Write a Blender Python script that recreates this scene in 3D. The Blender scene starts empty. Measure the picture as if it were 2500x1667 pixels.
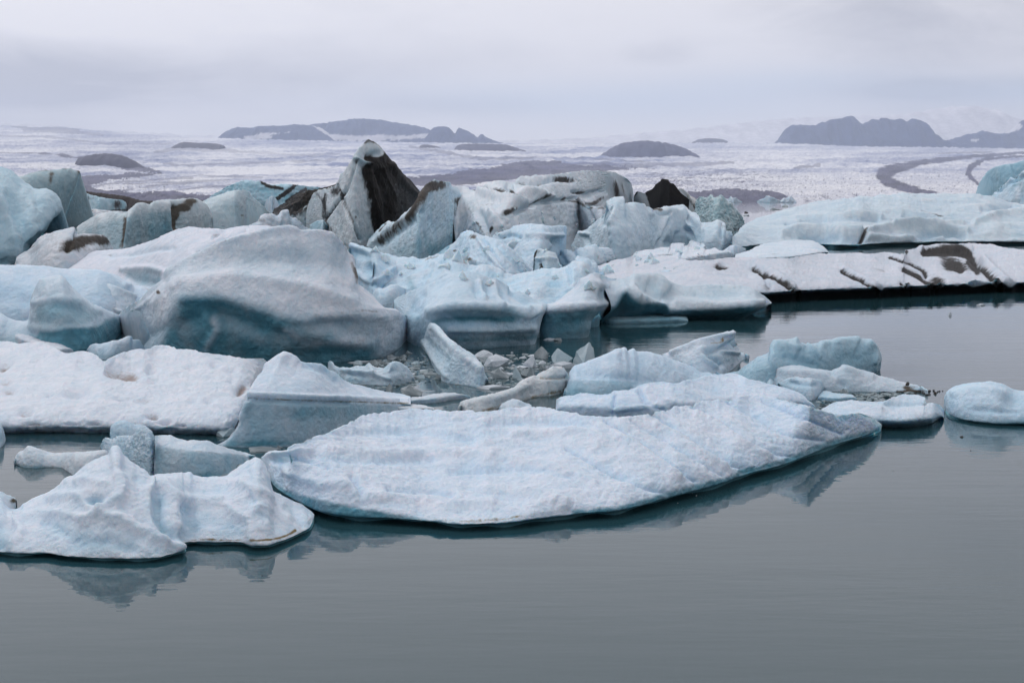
import bpy, math, random
import numpy as np
# ------------------------------------------------------------------ camera, world, sun, exposure
SC = bpy.context.scene
F = 3472.0; HOR = 484.0; CH = 5.0; CX = 1250.0; CY = 833.5
TH = math.atan((CY - HOR) / F)
cam_d = bpy.data.cameras.new("camera"); cam = bpy.data.objects.new("camera", cam_d)
SC.collection.objects.link(cam); SC.camera = cam
cam_d.sensor_width = 36.0; cam_d.lens = 36.0 * F / 2500.0
cam_d.clip_start = 0.5; cam_d.clip_end = 90000.0
cam.location = (0, 0, CH); cam.rotation_euler = (math.pi / 2 - TH, 0, 0)

W = bpy.data.worlds.new("World"); SC.world = W; W.use_nodes = True
SUN_EL, SUN_AZ = math.radians(48), math.radians(-38)      # azimuth from +Y, negative = left
def world_nodes():
    nt = W.node_tree; N = nt.nodes; L = nt.links; N.clear()
    def nd(t, **k):
        n = N.new(t)
        for a, v in k.items(): setattr(n, a, v)
        return n
    def math_(op, a, b=None, c=None, clamp=False):
        n = nd("ShaderNodeMath", operation=op, use_clamp=clamp)
        for i, v in enumerate((a, b, c)):
            if v is None: continue
            if hasattr(v, "links"): L.new(v, n.inputs[i])
            else: n.inputs[i].default_value = v
        return n.outputs[0]
    out = nd("ShaderNodeOutputWorld"); bg = nd("ShaderNodeBackground"); bg.inputs[1].default_value = 0.1
    sky = nd("ShaderNodeTexSky", sky_type="NISHITA", sun_disc=False, sun_elevation=SUN_EL, sun_rotation=SUN_AZ,
             altitude=10.0, air_density=1.0, dust_density=1.0, ozone_density=1.0)
    tc = nd("ShaderNodeTexCoord"); sep = nd("ShaderNodeSeparateXYZ"); L.new(tc.outputs["Generated"], sep.inputs[0])
    x, y, z = sep.outputs
    # cloud layer coordinates: flattened towards the horizon as a real layer is
    zz = math_("MAXIMUM", z, 0.0)
    h = math_("ADD", zz, 0.2)
    u = math_("DIVIDE", x, h); v = math_("DIVIDE", y, h)
    cmb = nd("ShaderNodeCombineXYZ"); L.new(u, cmb.inputs[0]); L.new(v, cmb.inputs[1]); cmb.inputs[2].default_value = 3.1
    def noise(scale, det, off, rough=0.55, dist=0.0):
        mp = nd("ShaderNodeMapping"); L.new(cmb.outputs[0], mp.inputs[0]); mp.inputs[1].default_value = off
        n = nd("ShaderNodeTexNoise"); L.new(mp.outputs[0], n.inputs["Vector"])
        n.inputs["Scale"].default_value = scale; n.inputs["Detail"].default_value = det
        n.inputs["Roughness"].default_value = rough; n.inputs["Distortion"].default_value = dist
        return n.outputs[0]
    n1 = noise(0.8, 7, (3.0, 1.7, 0)); n2 = noise(1.9, 8, (9.0, 4.0, 0), 0.6, 0.6)
    # regional weights (where the grey cloud banks and the thin blue gap hang)
    def blob(px, py, rx, ry, amt):
        dx = math_("DIVIDE", math_("SUBTRACT", x, (px - CX) / F), rx / F)
        dz = math_("DIVIDE", math_("SUBTRACT", z, (HOR - py) / F), ry / F)
        r = math_("ADD", math_("MULTIPLY", dx, dx), math_("MULTIPLY", dz, dz))
        f = math_("MULTIPLY", math_("POWER", 2.718, math_("MULTIPLY", r, -1.0)), amt)
        ahead = math_("GREATER_THAN", y, 0.0)
        return math_("MULTIPLY", f, ahead)
    def total(lst):
        s = lst[0]
        for q in lst[1:]: s = math_("ADD", s, q)
        return s
    grey = total([blob(150, 215, 560, 85, 0.6), blob(2200, 60, 420, 110, 0.62), blob(2230, 235, 230, 24, 0.62),
                  blob(1130, 262, 260, 22, 0.4), blob(250, 290, 520, 30, -0.12), blob(1600, 140, 90, 30, 0.18), blob(60,170,160,60,0.1)])
    gap = total([blob(1500, 258, 480, 48, 0.85), blob(2420, 245, 260, 36, 0.7), blob(1900, 210, 300, 36, 0.5), blob(1100, 215, 260, 40, 0.1)])
    g = math_("ADD", math_("MULTIPLY", grey, math_("MULTIPLY_ADD", n2, 4.5, -0.55)), math_("MULTIPLY", math_("SUBTRACT", n1, 0.5), 2.6))
    g = math_("MULTIPLY", g, 1.0, None, True)
    ramp = nd("ShaderNodeMix", data_type="RGBA"); L.new(g, ramp.inputs[0])
    ramp.inputs[6].default_value = (8.6, 8.3, 8.5, 1)       # bright thin cloud
    ramp.inputs[7].default_value = (4.9, 4.85, 5.3, 1)       # grey cloud belly
    # gap colour: clear sky seen through thin cloud
    gp = math_("MULTIPLY", gap, math_("MULTIPLY_ADD", n1, 1.0, 0.45), None, True)
    hazy = nd("ShaderNodeMix", data_type="RGBA"); hazy.inputs[0].default_value = 0.75
    L.new(sky.outputs[0], hazy.inputs[6]); hazy.inputs[7].default_value = (6.4, 7.2, 8.9, 1)
    m2 = nd("ShaderNodeMix", data_type="RGBA"); L.new(gp, m2.inputs[0]); L.new(ramp.outputs[2], m2.inputs[6]); L.new(hazy.outputs[2], m2.inputs[7])
    # overall cover: everything overcast, a few per cent of the sky colour everywhere
    m3 = nd("ShaderNodeMix", data_type="RGBA"); m3.inputs[0].default_value = 0.06
    L.new(m2.outputs[2], m3.inputs[6]); L.new(sky.outputs[0], m3.inputs[7])
    # the cloud sheet glows more towards the hidden sun and less away from it
    sv = nd("ShaderNodeVectorMath", operation="DOT_PRODUCT"); L.new(tc.outputs["Generated"], sv.inputs[0])
    sv.inputs[1].default_value = (math.sin(SUN_AZ) * math.cos(SUN_EL), math.cos(SUN_AZ) * math.cos(SUN_EL), math.sin(SUN_EL))
    gl = math_("MULTIPLY_ADD", sv.outputs["Value"], 0.62, 0.80); gl = math_("MAXIMUM", gl, 0.38)
    sc_ = nd("ShaderNodeVectorMath", operation="SCALE"); L.new(m3.outputs[2], sc_.inputs[0]); L.new(gl, sc_.inputs[3])
    L.new(sc_.outputs[0], bg.inputs[0]); L.new(bg.outputs[0], out.inputs[0])
world_nodes()
sd = bpy.data.lights.new("sun", "SUN"); sd.energy = 0.75; sd.angle = math.radians(14); sd.color = (1, 0.99, 0.965)
so = bpy.data.objects.new("sun", sd); SC.collection.objects.link(so)
so.rotation_euler = (math.pi / 2 - SUN_EL, 0, math.pi - SUN_AZ)
SC.view_settings.view_transform = "Standard"; SC.view_settings.look = "None"
SC.view_settings.exposure = 0.0; SC.view_settings.gamma = 1.0; SC.view_settings.use_curve_mapping = False
cy = SC.cycles
cy.max_bounces = 8; cy.diffuse_bounces = 3; cy.glossy_bounces = 3; cy.transmission_bounces = 2; cy.volume_bounces = 2
cy.caustics_reflective = False; cy.caustics_refractive = False; cy.use_denoising = True
cy.volume_step_rate = 1.0

# ------------------------------------------------------------------ helpers
rng = np.random.RandomState(7); random.seed(7)
ct, st = math.cos(TH), math.sin(TH)
def ray(px, py):
    a = (np.asarray(px, float) - CX) / F; b = (CY - np.asarray(py, float)) / F
    return a, ct + b * st, -st + b * ct
def at_D(px, py, D):
    x, y, z = ray(px, py); t = D / y
    return np.stack([x * t, D + 0 * t, CH + z * t], -1)
def at_z(px, py, z):
    x, y, k = ray(px, py); t = (z - CH) / np.minimum(k, -1e-4)
    return np.stack([x * t, y * t, z + 0 * t], -1)
def proj(P):
    x = P[..., 0]; y = P[..., 1]; z = P[..., 2] - CH
    d = y * ct - z * st; u = y * st + z * ct; d = np.maximum(d, 0.1)
    return CX + F * x / d, CY - F * u / d
_perm = rng.permutation(256); _perm = np.concatenate([_perm, _perm, _perm])
_g = rng.normal(size=(256, 3)); _g /= np.linalg.norm(_g, axis=1)[:, None]
def perlin(P):
    i = np.floor(P).astype(np.int64); f = P - i; w = f * f * f * (f * (f * 6 - 15) + 10); i &= 255
    r = 0
    for dx in (0, 1):
        for dy in (0, 1):
            for dz in (0, 1):
                h = _perm[_perm[_perm[(i[:, 0] + dx) & 255] + ((i[:, 1] + dy) & 255)] + ((i[:, 2] + dz) & 255)]
                g = _g[h]
                d = g[:, 0] * (f[:, 0] - dx) + g[:, 1] * (f[:, 1] - dy) + g[:, 2] * (f[:, 2] - dz)
                wt = (w[:, 0] if dx else 1 - w[:, 0]) * (w[:, 1] if dy else 1 - w[:, 1]) * (w[:, 2] if dz else 1 - w[:, 2])
                r = r + d * wt
    return r * 1.5
def fbm(P, oct=4, kind="f", gain=0.5):
    s = 0; a = 1.0; n = 0
    for o in range(oct):
        v = perlin(P * (2.03 ** o) + 17.3 * o)
        if kind == "r": v = 1 - 2.2 * np.abs(v)
        elif kind == "b": v = 2.2 * np.abs(v) - 0.6
        s = s + a * v; n += a; a *= gain
    return s / n
def pts(s):
    return np.array([[float(q) for q in p.split(",")] for p in s.split()])
def herm(s, y, q):
    """cubic through (s,y) with limited slopes"""
    h = np.diff(s); h = np.maximum(h, 1e-9); d = np.diff(y) / h
    m = np.zeros_like(y)
    if len(y) > 2:
        w1 = 2 * h[1:] + h[:-1]; w2 = h[1:] + 2 * h[:-1]
        ok = d[:-1] * d[1:] > 0
        m[1:-1] = np.where(ok, (w1 + w2) / np.where(ok, w1 / np.where(d[:-1] == 0, 1, d[:-1]) + w2 / np.where(d[1:] == 0, 1, d[1:]), 1), 0)
    m[0] = d[0]; m[-1] = d[-1]
    k = np.clip(np.searchsorted(s, q, side="right") - 1, 0, len(s) - 2)
    t = np.clip((q - s[k]) / h[k], 0, 1)
    return ((2*t**3-3*t**2+1)*y[k] + (t**3-2*t**2+t)*h[k]*m[k] + (-2*t**3+3*t**2)*y[k+1] + (t**3-t**2)*h[k]*m[k+1])
def resample(c, n):
    dx = np.abs(np.diff(c[:, 0])); ln = np.hypot(np.diff(c[:, 0]), np.diff(c[:, 1]))
    a = np.concatenate([[0], np.cumsum(dx)]); b = np.concatenate([[0], np.cumsum(ln)])
    s = 0.5 * a / max(a[-1], 1e-6) + 0.5 * b / b[-1]
    q = np.linspace(0, 1, n)
    return np.stack([herm(s, c[:, k], q) for k in range(c.shape[1])], -1)
def new_mesh(name, V, Fq, mat=None, col=None, smooth=True):
    me = bpy.data.meshes.new(name); V = np.ascontiguousarray(V, np.float32); Fq = np.ascontiguousarray(Fq, np.int32)
    n, k = Fq.shape
    me.vertices.add(len(V)); me.vertices.foreach_set("co", V.ravel())
    me.loops.add(n * k); me.loops.foreach_set("vertex_index", Fq.ravel())
    me.polygons.add(n); me.polygons.foreach_set("loop_start", np.arange(0, n * k, k, dtype=np.int32))
    me.polygons.foreach_set("use_smooth", np.full(n, smooth))
    me.update(calc_edges=True)
    if col is not None:
        a = me.color_attributes.new("ice", "FLOAT_COLOR", "POINT"); a.data.foreach_set("color", np.ascontiguousarray(col, np.float32).ravel())
    if mat: me.materials.append(mat)
    return me
def link(name, me, label=None, cat=None, group=None, kind=None, loc=None, parent=None):
    o = bpy.data.objects.new(name, me); SC.collection.objects.link(o)
    if label: o["label"] = label
    if cat: o["category"] = cat
    if group: o["group"] = group
    if kind: o["kind"] = kind
    if loc is not None: o.location = loc
    if parent: o.parent = parent
    return o
def recentre(V):
    c = V.mean(0).copy(); c[2] = 0.0
    return V - c, c
def vnormals(V, Fq):
    a = V[Fq[:, 0]]; b = V[Fq[:, 1]]; c = V[Fq[:, 2]]; d = V[Fq[:, 3]]
    n = np.cross(c - a, d - b); N = np.zeros_like(V)
    for k in range(4):
        for j in range(3): N[:, j] += np.bincount(Fq[:, k], n[:, j], len(V))
    l = np.linalg.norm(N, axis=1); l[l < 1e-12] = 1
    return N / l[:, None]

# ------------------------------------------------------------------ materials
def base_mat(name):
    m = bpy.data.materials.new(name); m.use_nodes = True; N = m.node_tree.nodes; L = m.node_tree.links
    return m, N, L, N["Principled BSDF"]
def mnode(N, L, op, a, b=None, clamp=False, c=None):
    n = N.new("ShaderNodeMath"); n.operation = op; n.use_clamp = clamp
    for i, v in enumerate((a, b, c)):
        if v is None: continue
        if hasattr(v, "links"): L.new(v, n.inputs[i])
        else: n.inputs[i].default_value = v
    return n.outputs[0]
def noise_n(N, L, vec, scale, det=4, rough=0.55, dist=0.0):
    n = N.new("ShaderNodeTexNoise"); n.inputs["Scale"].default_value = scale; n.inputs["Detail"].default_value = det
    n.inputs["Roughness"].default_value = rough; n.inputs["Distortion"].default_value = dist
    L.new(vec, n.inputs["Vector"]); return n.outputs[0]
_im = {}
def ice_mat(ts=1.0, dirt=(0.022, 0.02, 0.018), rough=0.5, grain=1.0, sss=0.35):
    """ts: size in metres of the finest grain unit; dirt: colour of the ash and silt in the ice"""
    key = (ts, dirt, rough, grain, sss)
    if key in _im: return _im[key]
    m, N, L, P = base_mat("glacier_ice")
    at = N.new("ShaderNodeAttribute"); at.attribute_name = "ice"
    tc = N.new("ShaderNodeTexCoord"); v = tc.outputs["Object"]
    nb = noise_n(N, L, v, 1.0 / ts, 5, 0.6); nf = noise_n(N, L, v, 5.0 / ts, 6, 0.7, 0.4); nl = noise_n(N, L, v, 0.22 / ts, 4, 0.6)
    # dirt with broken edges
    mp = N.new("ShaderNodeMapping"); mp.inputs["Scale"].default_value = (1, 0.5, 0.35); mp.inputs["Rotation"].default_value = (0, 0.35, 0); L.new(v, mp.inputs[0])
    ns = noise_n(N, L, mp.outputs[0], 2.2 / ts, 7, 0.72, 0.6)      # drips and smears run down the ice
    d = mnode(N, L, "ADD", at.outputs["Alpha"], mnode(N, L, "MULTIPLY", mnode(N, L, "SUBTRACT", nf, 0.5), 1.0))
    d = mnode(N, L, "ADD", d, mnode(N, L, "MULTIPLY", mnode(N, L, "SUBTRACT", ns, 0.5), 1.7))
    mr = N.new("ShaderNodeMapRange"); mr.interpolation_type = "SMOOTHSTEP"; L.new(d, mr.inputs[0])
    mr.inputs[1].default_value = 0.12; mr.inputs[2].default_value = 1.0
    # ice colour with small mottling of clear and bubbly ice
    cl = N.new("ShaderNodeMix"); cl.data_type = "RGBA"; cl.blend_type = "MULTIPLY"; cl.inputs[0].default_value = 1.0
    cr = N.new("ShaderNodeValToRGB"); L.new(mnode(N, L, "ADD", mnode(N, L, "MULTIPLY", nb, 0.5), mnode(N, L, "MULTIPLY", nf, 0.5)), cr.inputs[0])
    cr.color_ramp.elements[0].position = 0.36; cr.color_ramp.elements[0].color = (0.72, 0.84, 0.89, 1)
    cr.color_ramp.elements[1].position = 0.60; cr.color_ramp.elements[1].color = (1, 1, 1, 1)
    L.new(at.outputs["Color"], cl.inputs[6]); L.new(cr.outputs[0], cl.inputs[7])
    dc = N.new("ShaderNodeMix"); dc.data_type = "RGBA"; L.new(nl, dc.inputs[0])
    dc.inputs[6].default_value = (*dirt, 1); dc.inputs[7].default_value = (dirt[0] * 1.6, dirt[1] * 1.6, dirt[2] * 1.6, 1)
    mx = N.new("ShaderNodeMix"); mx.data_type = "RGBA"; L.new(mr.outputs[0], mx.inputs[0]); L.new(cl.outputs[2], mx.inputs[6]); L.new(dc.outputs[2], mx.inputs[7])
    L.new(mx.outputs[2], P.inputs["Base Color"])
    P.inputs["Roughness"].default_value = rough; P.inputs["IOR"].default_value = 1.31
    L.new(mnode(N, L, "MULTIPLY_ADD", mr.outputs[0], -0.40, False, 0.45), P.inputs["Specular IOR Level"])
    if sss > 0:
        P.inputs["Subsurface Weight"].default_value = sss
        P.inputs["Subsurface Radius"].default_value = (0.35, 0.8, 1.0); P.inputs["Subsurface Scale"].default_value = 0.22 * ts ** 0.5
    vo = N.new("ShaderNodeTexVoronoi"); vo.feature = "SMOOTH_F1"; vo.inputs["Scale"].default_value = 3.4 / ts; vo.inputs["Smoothness"].default_value = 0.35
    wv = N.new("ShaderNodeVectorMath"); wv.operation = "ADD"; L.new(v, wv.inputs[0]); nw = N.new("ShaderNodeTexNoise"); nw.inputs["Scale"].default_value = 2.5 / ts; L.new(v, nw.inputs["Vector"])
    wsc = N.new("ShaderNodeVectorMath"); wsc.operation = "SCALE"; wsc.inputs[3].default_value = 0.35 * ts; L.new(nw.outputs["Color"], wsc.inputs[0]); L.new(wsc.outputs[0], wv.inputs[1]); L.new(wv.outputs[0], vo.inputs["Vector"])
    bh = mnode(N, L, "ADD", mnode(N, L, "MULTIPLY", nb, 0.6), mnode(N, L, "MULTIPLY", nf, 0.5))
    bh = mnode(N, L, "ADD", bh, mnode(N, L, "MULTIPLY", mnode(N, L, "MULTIPLY", vo.outputs["Distance"], mnode(N, L, "SUBTRACT", nb, 0.25)), 0.55))
    bp = N.new("ShaderNodeBump"); bp.inputs["Strength"].default_value = 0.8; bp.inputs["Distance"].default_value = (0.20 * ts if ts < 0.5 else 0.14 * ts ** 0.6) * grain
    L.new(bh, bp.inputs["Height"]); L.new(bp.outputs[0], P.inputs["Normal"])
    _im[key] = m; return m

def water_mat():
    m, N, L, P = base_mat("lagoon_water")
    P.inputs["Base Color"].default_value = (0.016, 0.050, 0.062, 1); P.inputs["Roughness"].default_value = 0.015
    P.inputs["IOR"].default_value = 1.333; P.inputs["Specular IOR Level"].default_value = 0.5
    g = N.new("ShaderNodeNewGeometry"); v = g.outputs["Position"]
    def lay(sc, s, det, off=(0, 0, 0), rot=0.0, rough=0.5):
        mp = N.new("ShaderNodeMapping"); mp.inputs["Scale"].default_value = s; mp.inputs["Location"].default_value = off
        mp.inputs["Rotation"].default_value = (0, 0, rot)
        L.new(v, mp.inputs[0]); return noise_n(N, L, mp.outputs[0], sc, det, rough)
    fine = lay(1.0, (1.6, 5.0, 1), 3, rot=0.12); mid = lay(1.0, (0.35, 1.3, 1), 3, (4, 2, 0), -0.08); swell = lay(1.0, (0.05, 0.16, 1), 2, (1, 7, 0), 0.2)
    patch = lay(0.05, (1, 2.2, 1), 3, (11, 5, 0))
    pm = N.new("ShaderNodeMapRange"); pm.interpolation_type = "SMOOTHSTEP"; L.new(patch, pm.inputs[0])
    pm.inputs[1].default_value = 0.40; pm.inputs[2].default_value = 0.66; pm.inputs[3].default_value = 0.12; pm.inputs[4].default_value = 1.0
    h = mnode(N, L, "ADD", mnode(N, L, "MULTIPLY", mnode(N, L, "MULTIPLY", fine, pm.outputs[0]), 0.0075), mnode(N, L, "MULTIPLY", mnode(N, L, "MULTIPLY", mid, mnode(N, L, "MULTIPLY_ADD", pm.outputs[0], 0.8, False, 0.45)), 0.0120))
    h = mnode(N, L, "ADD", h, mnode(N, L, "MULTIPLY", swell, 0.022))
    bp = N.new("ShaderNodeBump"); bp.inputs["Strength"].default_value = 1.0; bp.inputs["Distance"].default_value = 1.0
    L.new(h, bp.inputs["Height"]); L.new(bp.outputs[0], P.inputs["Normal"])
    return m
def land_mat(name="far_land", ts=60.0, rough=0.8, bump=6.0):
    m, N, L, P = base_mat(name)
    at = N.new("ShaderNodeAttribute"); at.attribute_name = "ice"
    tc = N.new("ShaderNodeNewGeometry"); v = tc.outputs["Position"]
    nf = noise_n(N, L, v, 1.0 / ts, 6, 0.65)
    cr = N.new("ShaderNodeValToRGB"); L.new(nf, cr.inputs[0])
    cr.color_ramp.elements[0].position = 0.3; cr.color_ramp.elements[0].color = (0.75, 0.75, 0.75, 1)
    cr.color_ramp.elements[1].position = 0.7; cr.color_ramp.elements[1].color = (1, 1, 1, 1)
    cl = N.new("ShaderNodeMix"); cl.data_type = "RGBA"; cl.blend_type = "MULTIPLY"; cl.inputs[0].default_value = 1.0
    L.new(at.outputs["Color"], cl.inputs[6]); L.new(cr.outputs[0], cl.inputs[7]); L.new(cl.outputs[2], P.inputs["Base Color"])
    P.inputs["Roughness"].default_value = rough; P.inputs["Specular IOR Level"].default_value = 0.2
    bp = N.new("ShaderNodeBump"); bp.inputs["Strength"].default_value = 0.6; bp.inputs["Distance"].default_value = bump
    L.new(nf, bp.inputs["Height"]); L.new(bp.outputs[0], P.inputs["Normal"])
    return m
WATER = water_mat(); LAND = land_mat(); GLAC = land_mat("glacier_surface", 9.0, 0.7, 2.0)

# ------------------------------------------------------------------ setting: water, air
Vw = []; ys = [-60, -10, 0, 10, 20, 40, 80, 160, 400, 1200, 2600]
xs = [-1800, -600, -200, -60, -20, 0, 20, 60, 200, 600, 1800]
Vw = np.array([[x, y, 0] for y in ys for x in xs], float)
nx = len(xs); Fw = np.array([[j*nx+i, j*nx+i+1, (j+1)*nx+i+1, (j+1)*nx+i] for j in range(len(ys)-1) for i in range(nx-1)])
link("water", new_mesh("water", Vw, Fw, WATER), kind="structure")

def box_mesh(name, a, b, mat):
    V = np.array([[x, y, z] for z in (a[2], b[2]) for y in (a[1], b[1]) for x in (a[0], b[0])], float)
    Fq = np.array([[0,2,3,1],[4,5,7,6],[0,1,5,4],[2,6,7,3],[0,4,6,2],[1,3,7,5]])
    return new_mesh(name, V, Fq, mat, smooth=False)
hm = bpy.data.materials.new("haze_air"); hm.use_nodes = True; hn = hm.node_tree.nodes; hn.clear()
ho = hn.new("ShaderNodeOutputMaterial"); hv = hn.new("ShaderNodeVolumePrincipled")
hv.inputs["Color"].default_value = (0.74, 0.83, 1.0, 1); hv.inputs["Density"].default_value = 5.0e-5
hv.inputs["Anisotropy"].default_value = 0.0
hm.node_tree.links.new(hv.outputs[0], ho.inputs["Volume"])
link("haze", box_mesh("haze", (-9500, -80, -40), (9500, 24500, 1650), hm), kind="stuff")

# ------------------------------------------------------------------ far land: glacier, moraines, mountains
def inpoly(px, py, poly):
    c = np.zeros(px.shape, bool); n = len(poly); j = n - 1
    for i in range(n):
        xi, yi = poly[i]; xj, yj = poly[j]
        if yi != yj: c ^= ((yi > py) != (yj > py)) & (px < (xj - xi) * (py - yi) / (yj - yi) + xi)
        j = i
    return c
def dist_poly(px, py, P, sy=1.0):
    d = np.full(px.shape, 1e9)
    for a, b in zip(P[:-1], P[1:]):
        ax, ay, bx, by = a[0], a[1] * sy, b[0], b[1] * sy
        vx, vy = bx - ax, by - ay; l = vx * vx + vy * vy + 1e-9
        t = np.clip(((px - ax) * vx + (py * sy - ay) * vy) / l, 0, 1)
        wd = a[2] + (b[2] - a[2]) * t if len(a) > 2 else 1.0
        d = np.minimum(d, np.hypot(px - ax - t * vx, py * sy - ay - t * vy) / wd)
    return d
def sm(x, a, b):
    t = np.clip((x - a) / (b - a), 0, 1); return t * t * (3 - 2 * t)
def build_glacier():
    nu, nv = 1500, 330
    pxs = np.linspace(-260, 2760, nu)
    def cur(s): c = pts(s); return np.interp(pxs, c[:, 0], c[:, 1])
    far = cur("-300,306 0,306 80,311 154,310 213,317 319,326 425,334 540,338 640,341 830,345 1000,348 1250,351 1450,350 1750,349 1900,350 2100,358 2500,363 2800,364")
    Ds = [2350, 2420, 3400, 5000, 7500, 10500, 14000]
    front = 484 + CH * F / 2350
    hz = [np.full(nu, front + 0.5), np.full(nu, front - 14.0), cur("-300,445 0,447 400,452 900,449 1500,452 2000,452 2800,448")]
    hz.append(cur("-300,410 0,405 400,425 700,428 1000,420 1300,424 1700,427 2200,425 2800,417"))
    hz.append(far + (hz[3] - far) * 0.52); hz.append(far + (hz[3] - far) * 0.2); hz.append(far)
    hz = np.array(hz); Ds = np.array(Ds, float)
    v = np.linspace(0, 1, nv); k = np.array([0, 0.06, .3, .54, .78, .92, 1.0])
    PY = np.array([herm(k, hz[:, i], v) for i in range(nu)]).T
    D = herm(k, np.log(Ds), v); D = np.exp(D)[:, None] * np.ones((1, nu)); PX = np.ones((nv, 1)) * pxs[None]
    P = at_D(PX.ravel(), PY.ravel(), D.ravel())
    px, py = PX.ravel(), PY.ravel(); d = P[:, 1]
    # crevasse and serac relief: deep near the calving front, finer higher up
    q = np.stack([P[:, 0] / 16, P[:, 1] / 70, 0 * d], 1); q2 = np.stack([P[:, 0] / 60, P[:, 1] / 260, 0 * d + 5], 1)
    warp = fbm(np.stack([P[:, 0] / 500, P[:, 1] / 900, 0 * d + 2], 1), 3)
    q[:, 1] += warp * 3; q2[:, 1] += warp * 2
    ser = fbm(q, 3, "r"); und = fbm(q2, 4)
    near = sm(-d, -6500, -3000)
    rough_zone = np.clip(sm(px, 1350, 1800) + sm(-px, -700, -300) * 0.6 + 0.12, 0, 1)
    edge = sm(v, 0.0, 0.05)[:, None].repeat(nu, 1).ravel()
    P[:, 2] += edge * ((ser - 0.3) * (5.5 * near * rough_zone + 1.0) + und * (6 + 14 * (1 - near)))
    # colours
    s1 = fbm(np.stack([px / 9, py / 2.2, 0 * px], 1), 3, 'f', 0.7); s2 = fbm(np.stack([px / 70, py / 9.0, 0 * px + 9], 1), 4)
    s3 = fbm(np.stack([px / 130, (py + px * 0.012) / 3.4, 0 * px + 4], 1), 5, 'f', 0.62); s4 = fbm(np.stack([px / 3.2, py / 2.2, 0 * px + 7], 1), 2)
    # streaks follow the flow, so they are laid out along distance and bearing of the ground itself
    snow = np.array([0.87, 0.88, 0.92]); blu = np.array([0.22, 0.27, 0.45]); dark = np.array([0.04, 0.042, 0.085])
    s5 = fbm(np.stack([px / 420 + warp * 0.3, py / 13.0 + px / 900, 0 * px + 14], 1), 3)
    rz = np.clip(rough_zone, 0, 1)
    s6 = fbm(np.stack([px / 240, (py + 0.05 * px + 30 * s5) / 6.5, 0 * px + 21], 1), 4, "f", 0.55)
    b = np.clip(0.40 + 1.7 * s5 * (1.15 - 0.7 * rz) + 0.9 * s6 * (1.1 - rz * 0.6) + 0.35 * s2 + 0.45 * s3 + s1 * (0.45 + 0.5 * near * rz), 0, 1)
    b = b * (1 - 0.6 * sm(px, 1500, 1900) * near)
    col = snow + (blu - snow) * b[:, None]
    sp = np.clip(-(ser - 0.30) * 1.6 * (near * rough_zone + 0.08) + np.clip(s4 - 0.05, 0, 1) * 2.6 * near * rough_zone + np.clip(s4 * 0.8 + s1 * 0.8 - 0.25, 0, 1) * 0.8 * (0.35 + 0.65 * rz), 0, 0.95)
    streakzone = sm(-np.abs(px - 1720), -300, -60) * sm(py, 405, 430) * sm(-py, -475, -455)
    sp = np.clip(sp + streakzone * np.clip(s3 * 1.6 + s1 * 1.1 + 0.12, 0, 0.8), 0, 0.95)
    m = np.zeros(len(px)); wob = 20 * s2 + 12 * s1 + 6 * s4
    def poly(s, soft=0):
        nonlocal m
        c = pts(s); m = np.maximum(m, inpoly(px + wob * 1.6, py + wob * 0.34, c).astype(float))
    def band(s, sy=1.0, amt=1.0):
        nonlocal m
        c = pts(s); dd = dist_poly(px, py, c, sy) + 0.35 * s1 + 0.15 * s2
        m = np.maximum(m, amt * sm(-dd, -1.15, -0.75))
    poly("985,434 1110,425 1190,412 1230,400 1290,392 1345,394 1420,404 1545,407 1600,411 1500,417 1400,421 1330,428 1190,446 1050,458 985,450")
    poly("1600,474 1686,470 1782,462 1888,469 1925,482 1940,492 1650,494 1500,500 1500,480")
    poly("60,492 60,436 191,429 300,425 383,424 362,432 310,437 270,444 240,452 222,460 250,466 320,472 420,470 520,478 560,492")
    poly("140,380 202,384 255,376 300,382 345,405 390,422 330,421 290,408 240,397 190,388")
    for a in ("230,458,3 300,446,3 380,440,2.5 470,436,2", "300,470,2 380,456,2.5 470,448,2", "420,468,2 520,456,3 640,452,2", "400,400,3 460,405,3 540,400,2"): band(a, 1, 0.5)
    poly("1380,405 1470,404 1560,409 1470,411")
    band("2620,372,3 2500,374,3.2 2366,384,5 2260,396,7 2190,411,12 2155,428,17 2166,444,15 2195,457,11 2240,470,9 2300,485,9")
    band("2500,382,2 2403,390,4 2371,409,8 2362,428,6 2384,448,4 2400,470,3")
    band("1940,412,3 2000,404,3", 1, 0.6); band("2290,376,2 2350,374,2 2420,372,2.5", 1, 0.6)
    band("1600,398,1.6 1500,392,1.6 1420,386,1.4 1300,384,1.5", 1, 0.5)
    for a, amt in (("380,372,4 430,364,5 545,368,4 620,373,3", .45), ("1370,404,3 1460,401,5 1570,405,5 1700,402,5 1790,397,3", .55), ("1000,358,3 1100,376,4 1170,388,4 1300,386,3", .55), ("60,318,5 160,322,5 250,330,3", .4)): band(a, 1, amt)
    for (a, amt) in (("0,332,2 120,335,3 260,352,2 420,352,2", .35), ("30,308,3 110,315,6 190,318,4", .55), ("520,402,2 700,396,2.5 820,391,2", .4), ("380,441,2 480,430,2.5 640,434,2", .45), ("300,452,2 460,446,3 560,440,2", .5), ("0,375,2 90,374,2 200,386,2", .9), ("600,372,2 760,380,3 830,376,2", .3)):
        band(a, 1, amt)
    dk = np.clip(np.maximum(sp, m * (0.9 + 0.1 * s4)), 0, 1)
    dcol = dark + np.array([0.10, 0.10, 0.16]) * np.clip(s2[:, None] + 0.45, 0, 1)
    col = col + (dcol - col) * dk[:, None]
    col = np.clip(np.concatenate([col, np.zeros((len(col), 1))], 1), 0.02, 1)
    i = np.arange(nv - 1)[:, None] * nu + np.arange(nu - 1)[None]
    Fq = np.stack([i, i + 1, i + nu + 1, i + nu], -1).reshape(-1, 4)
    link("glacier", new_mesh("glacier", P, Fq, GLAC, col), kind="structure")
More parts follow.
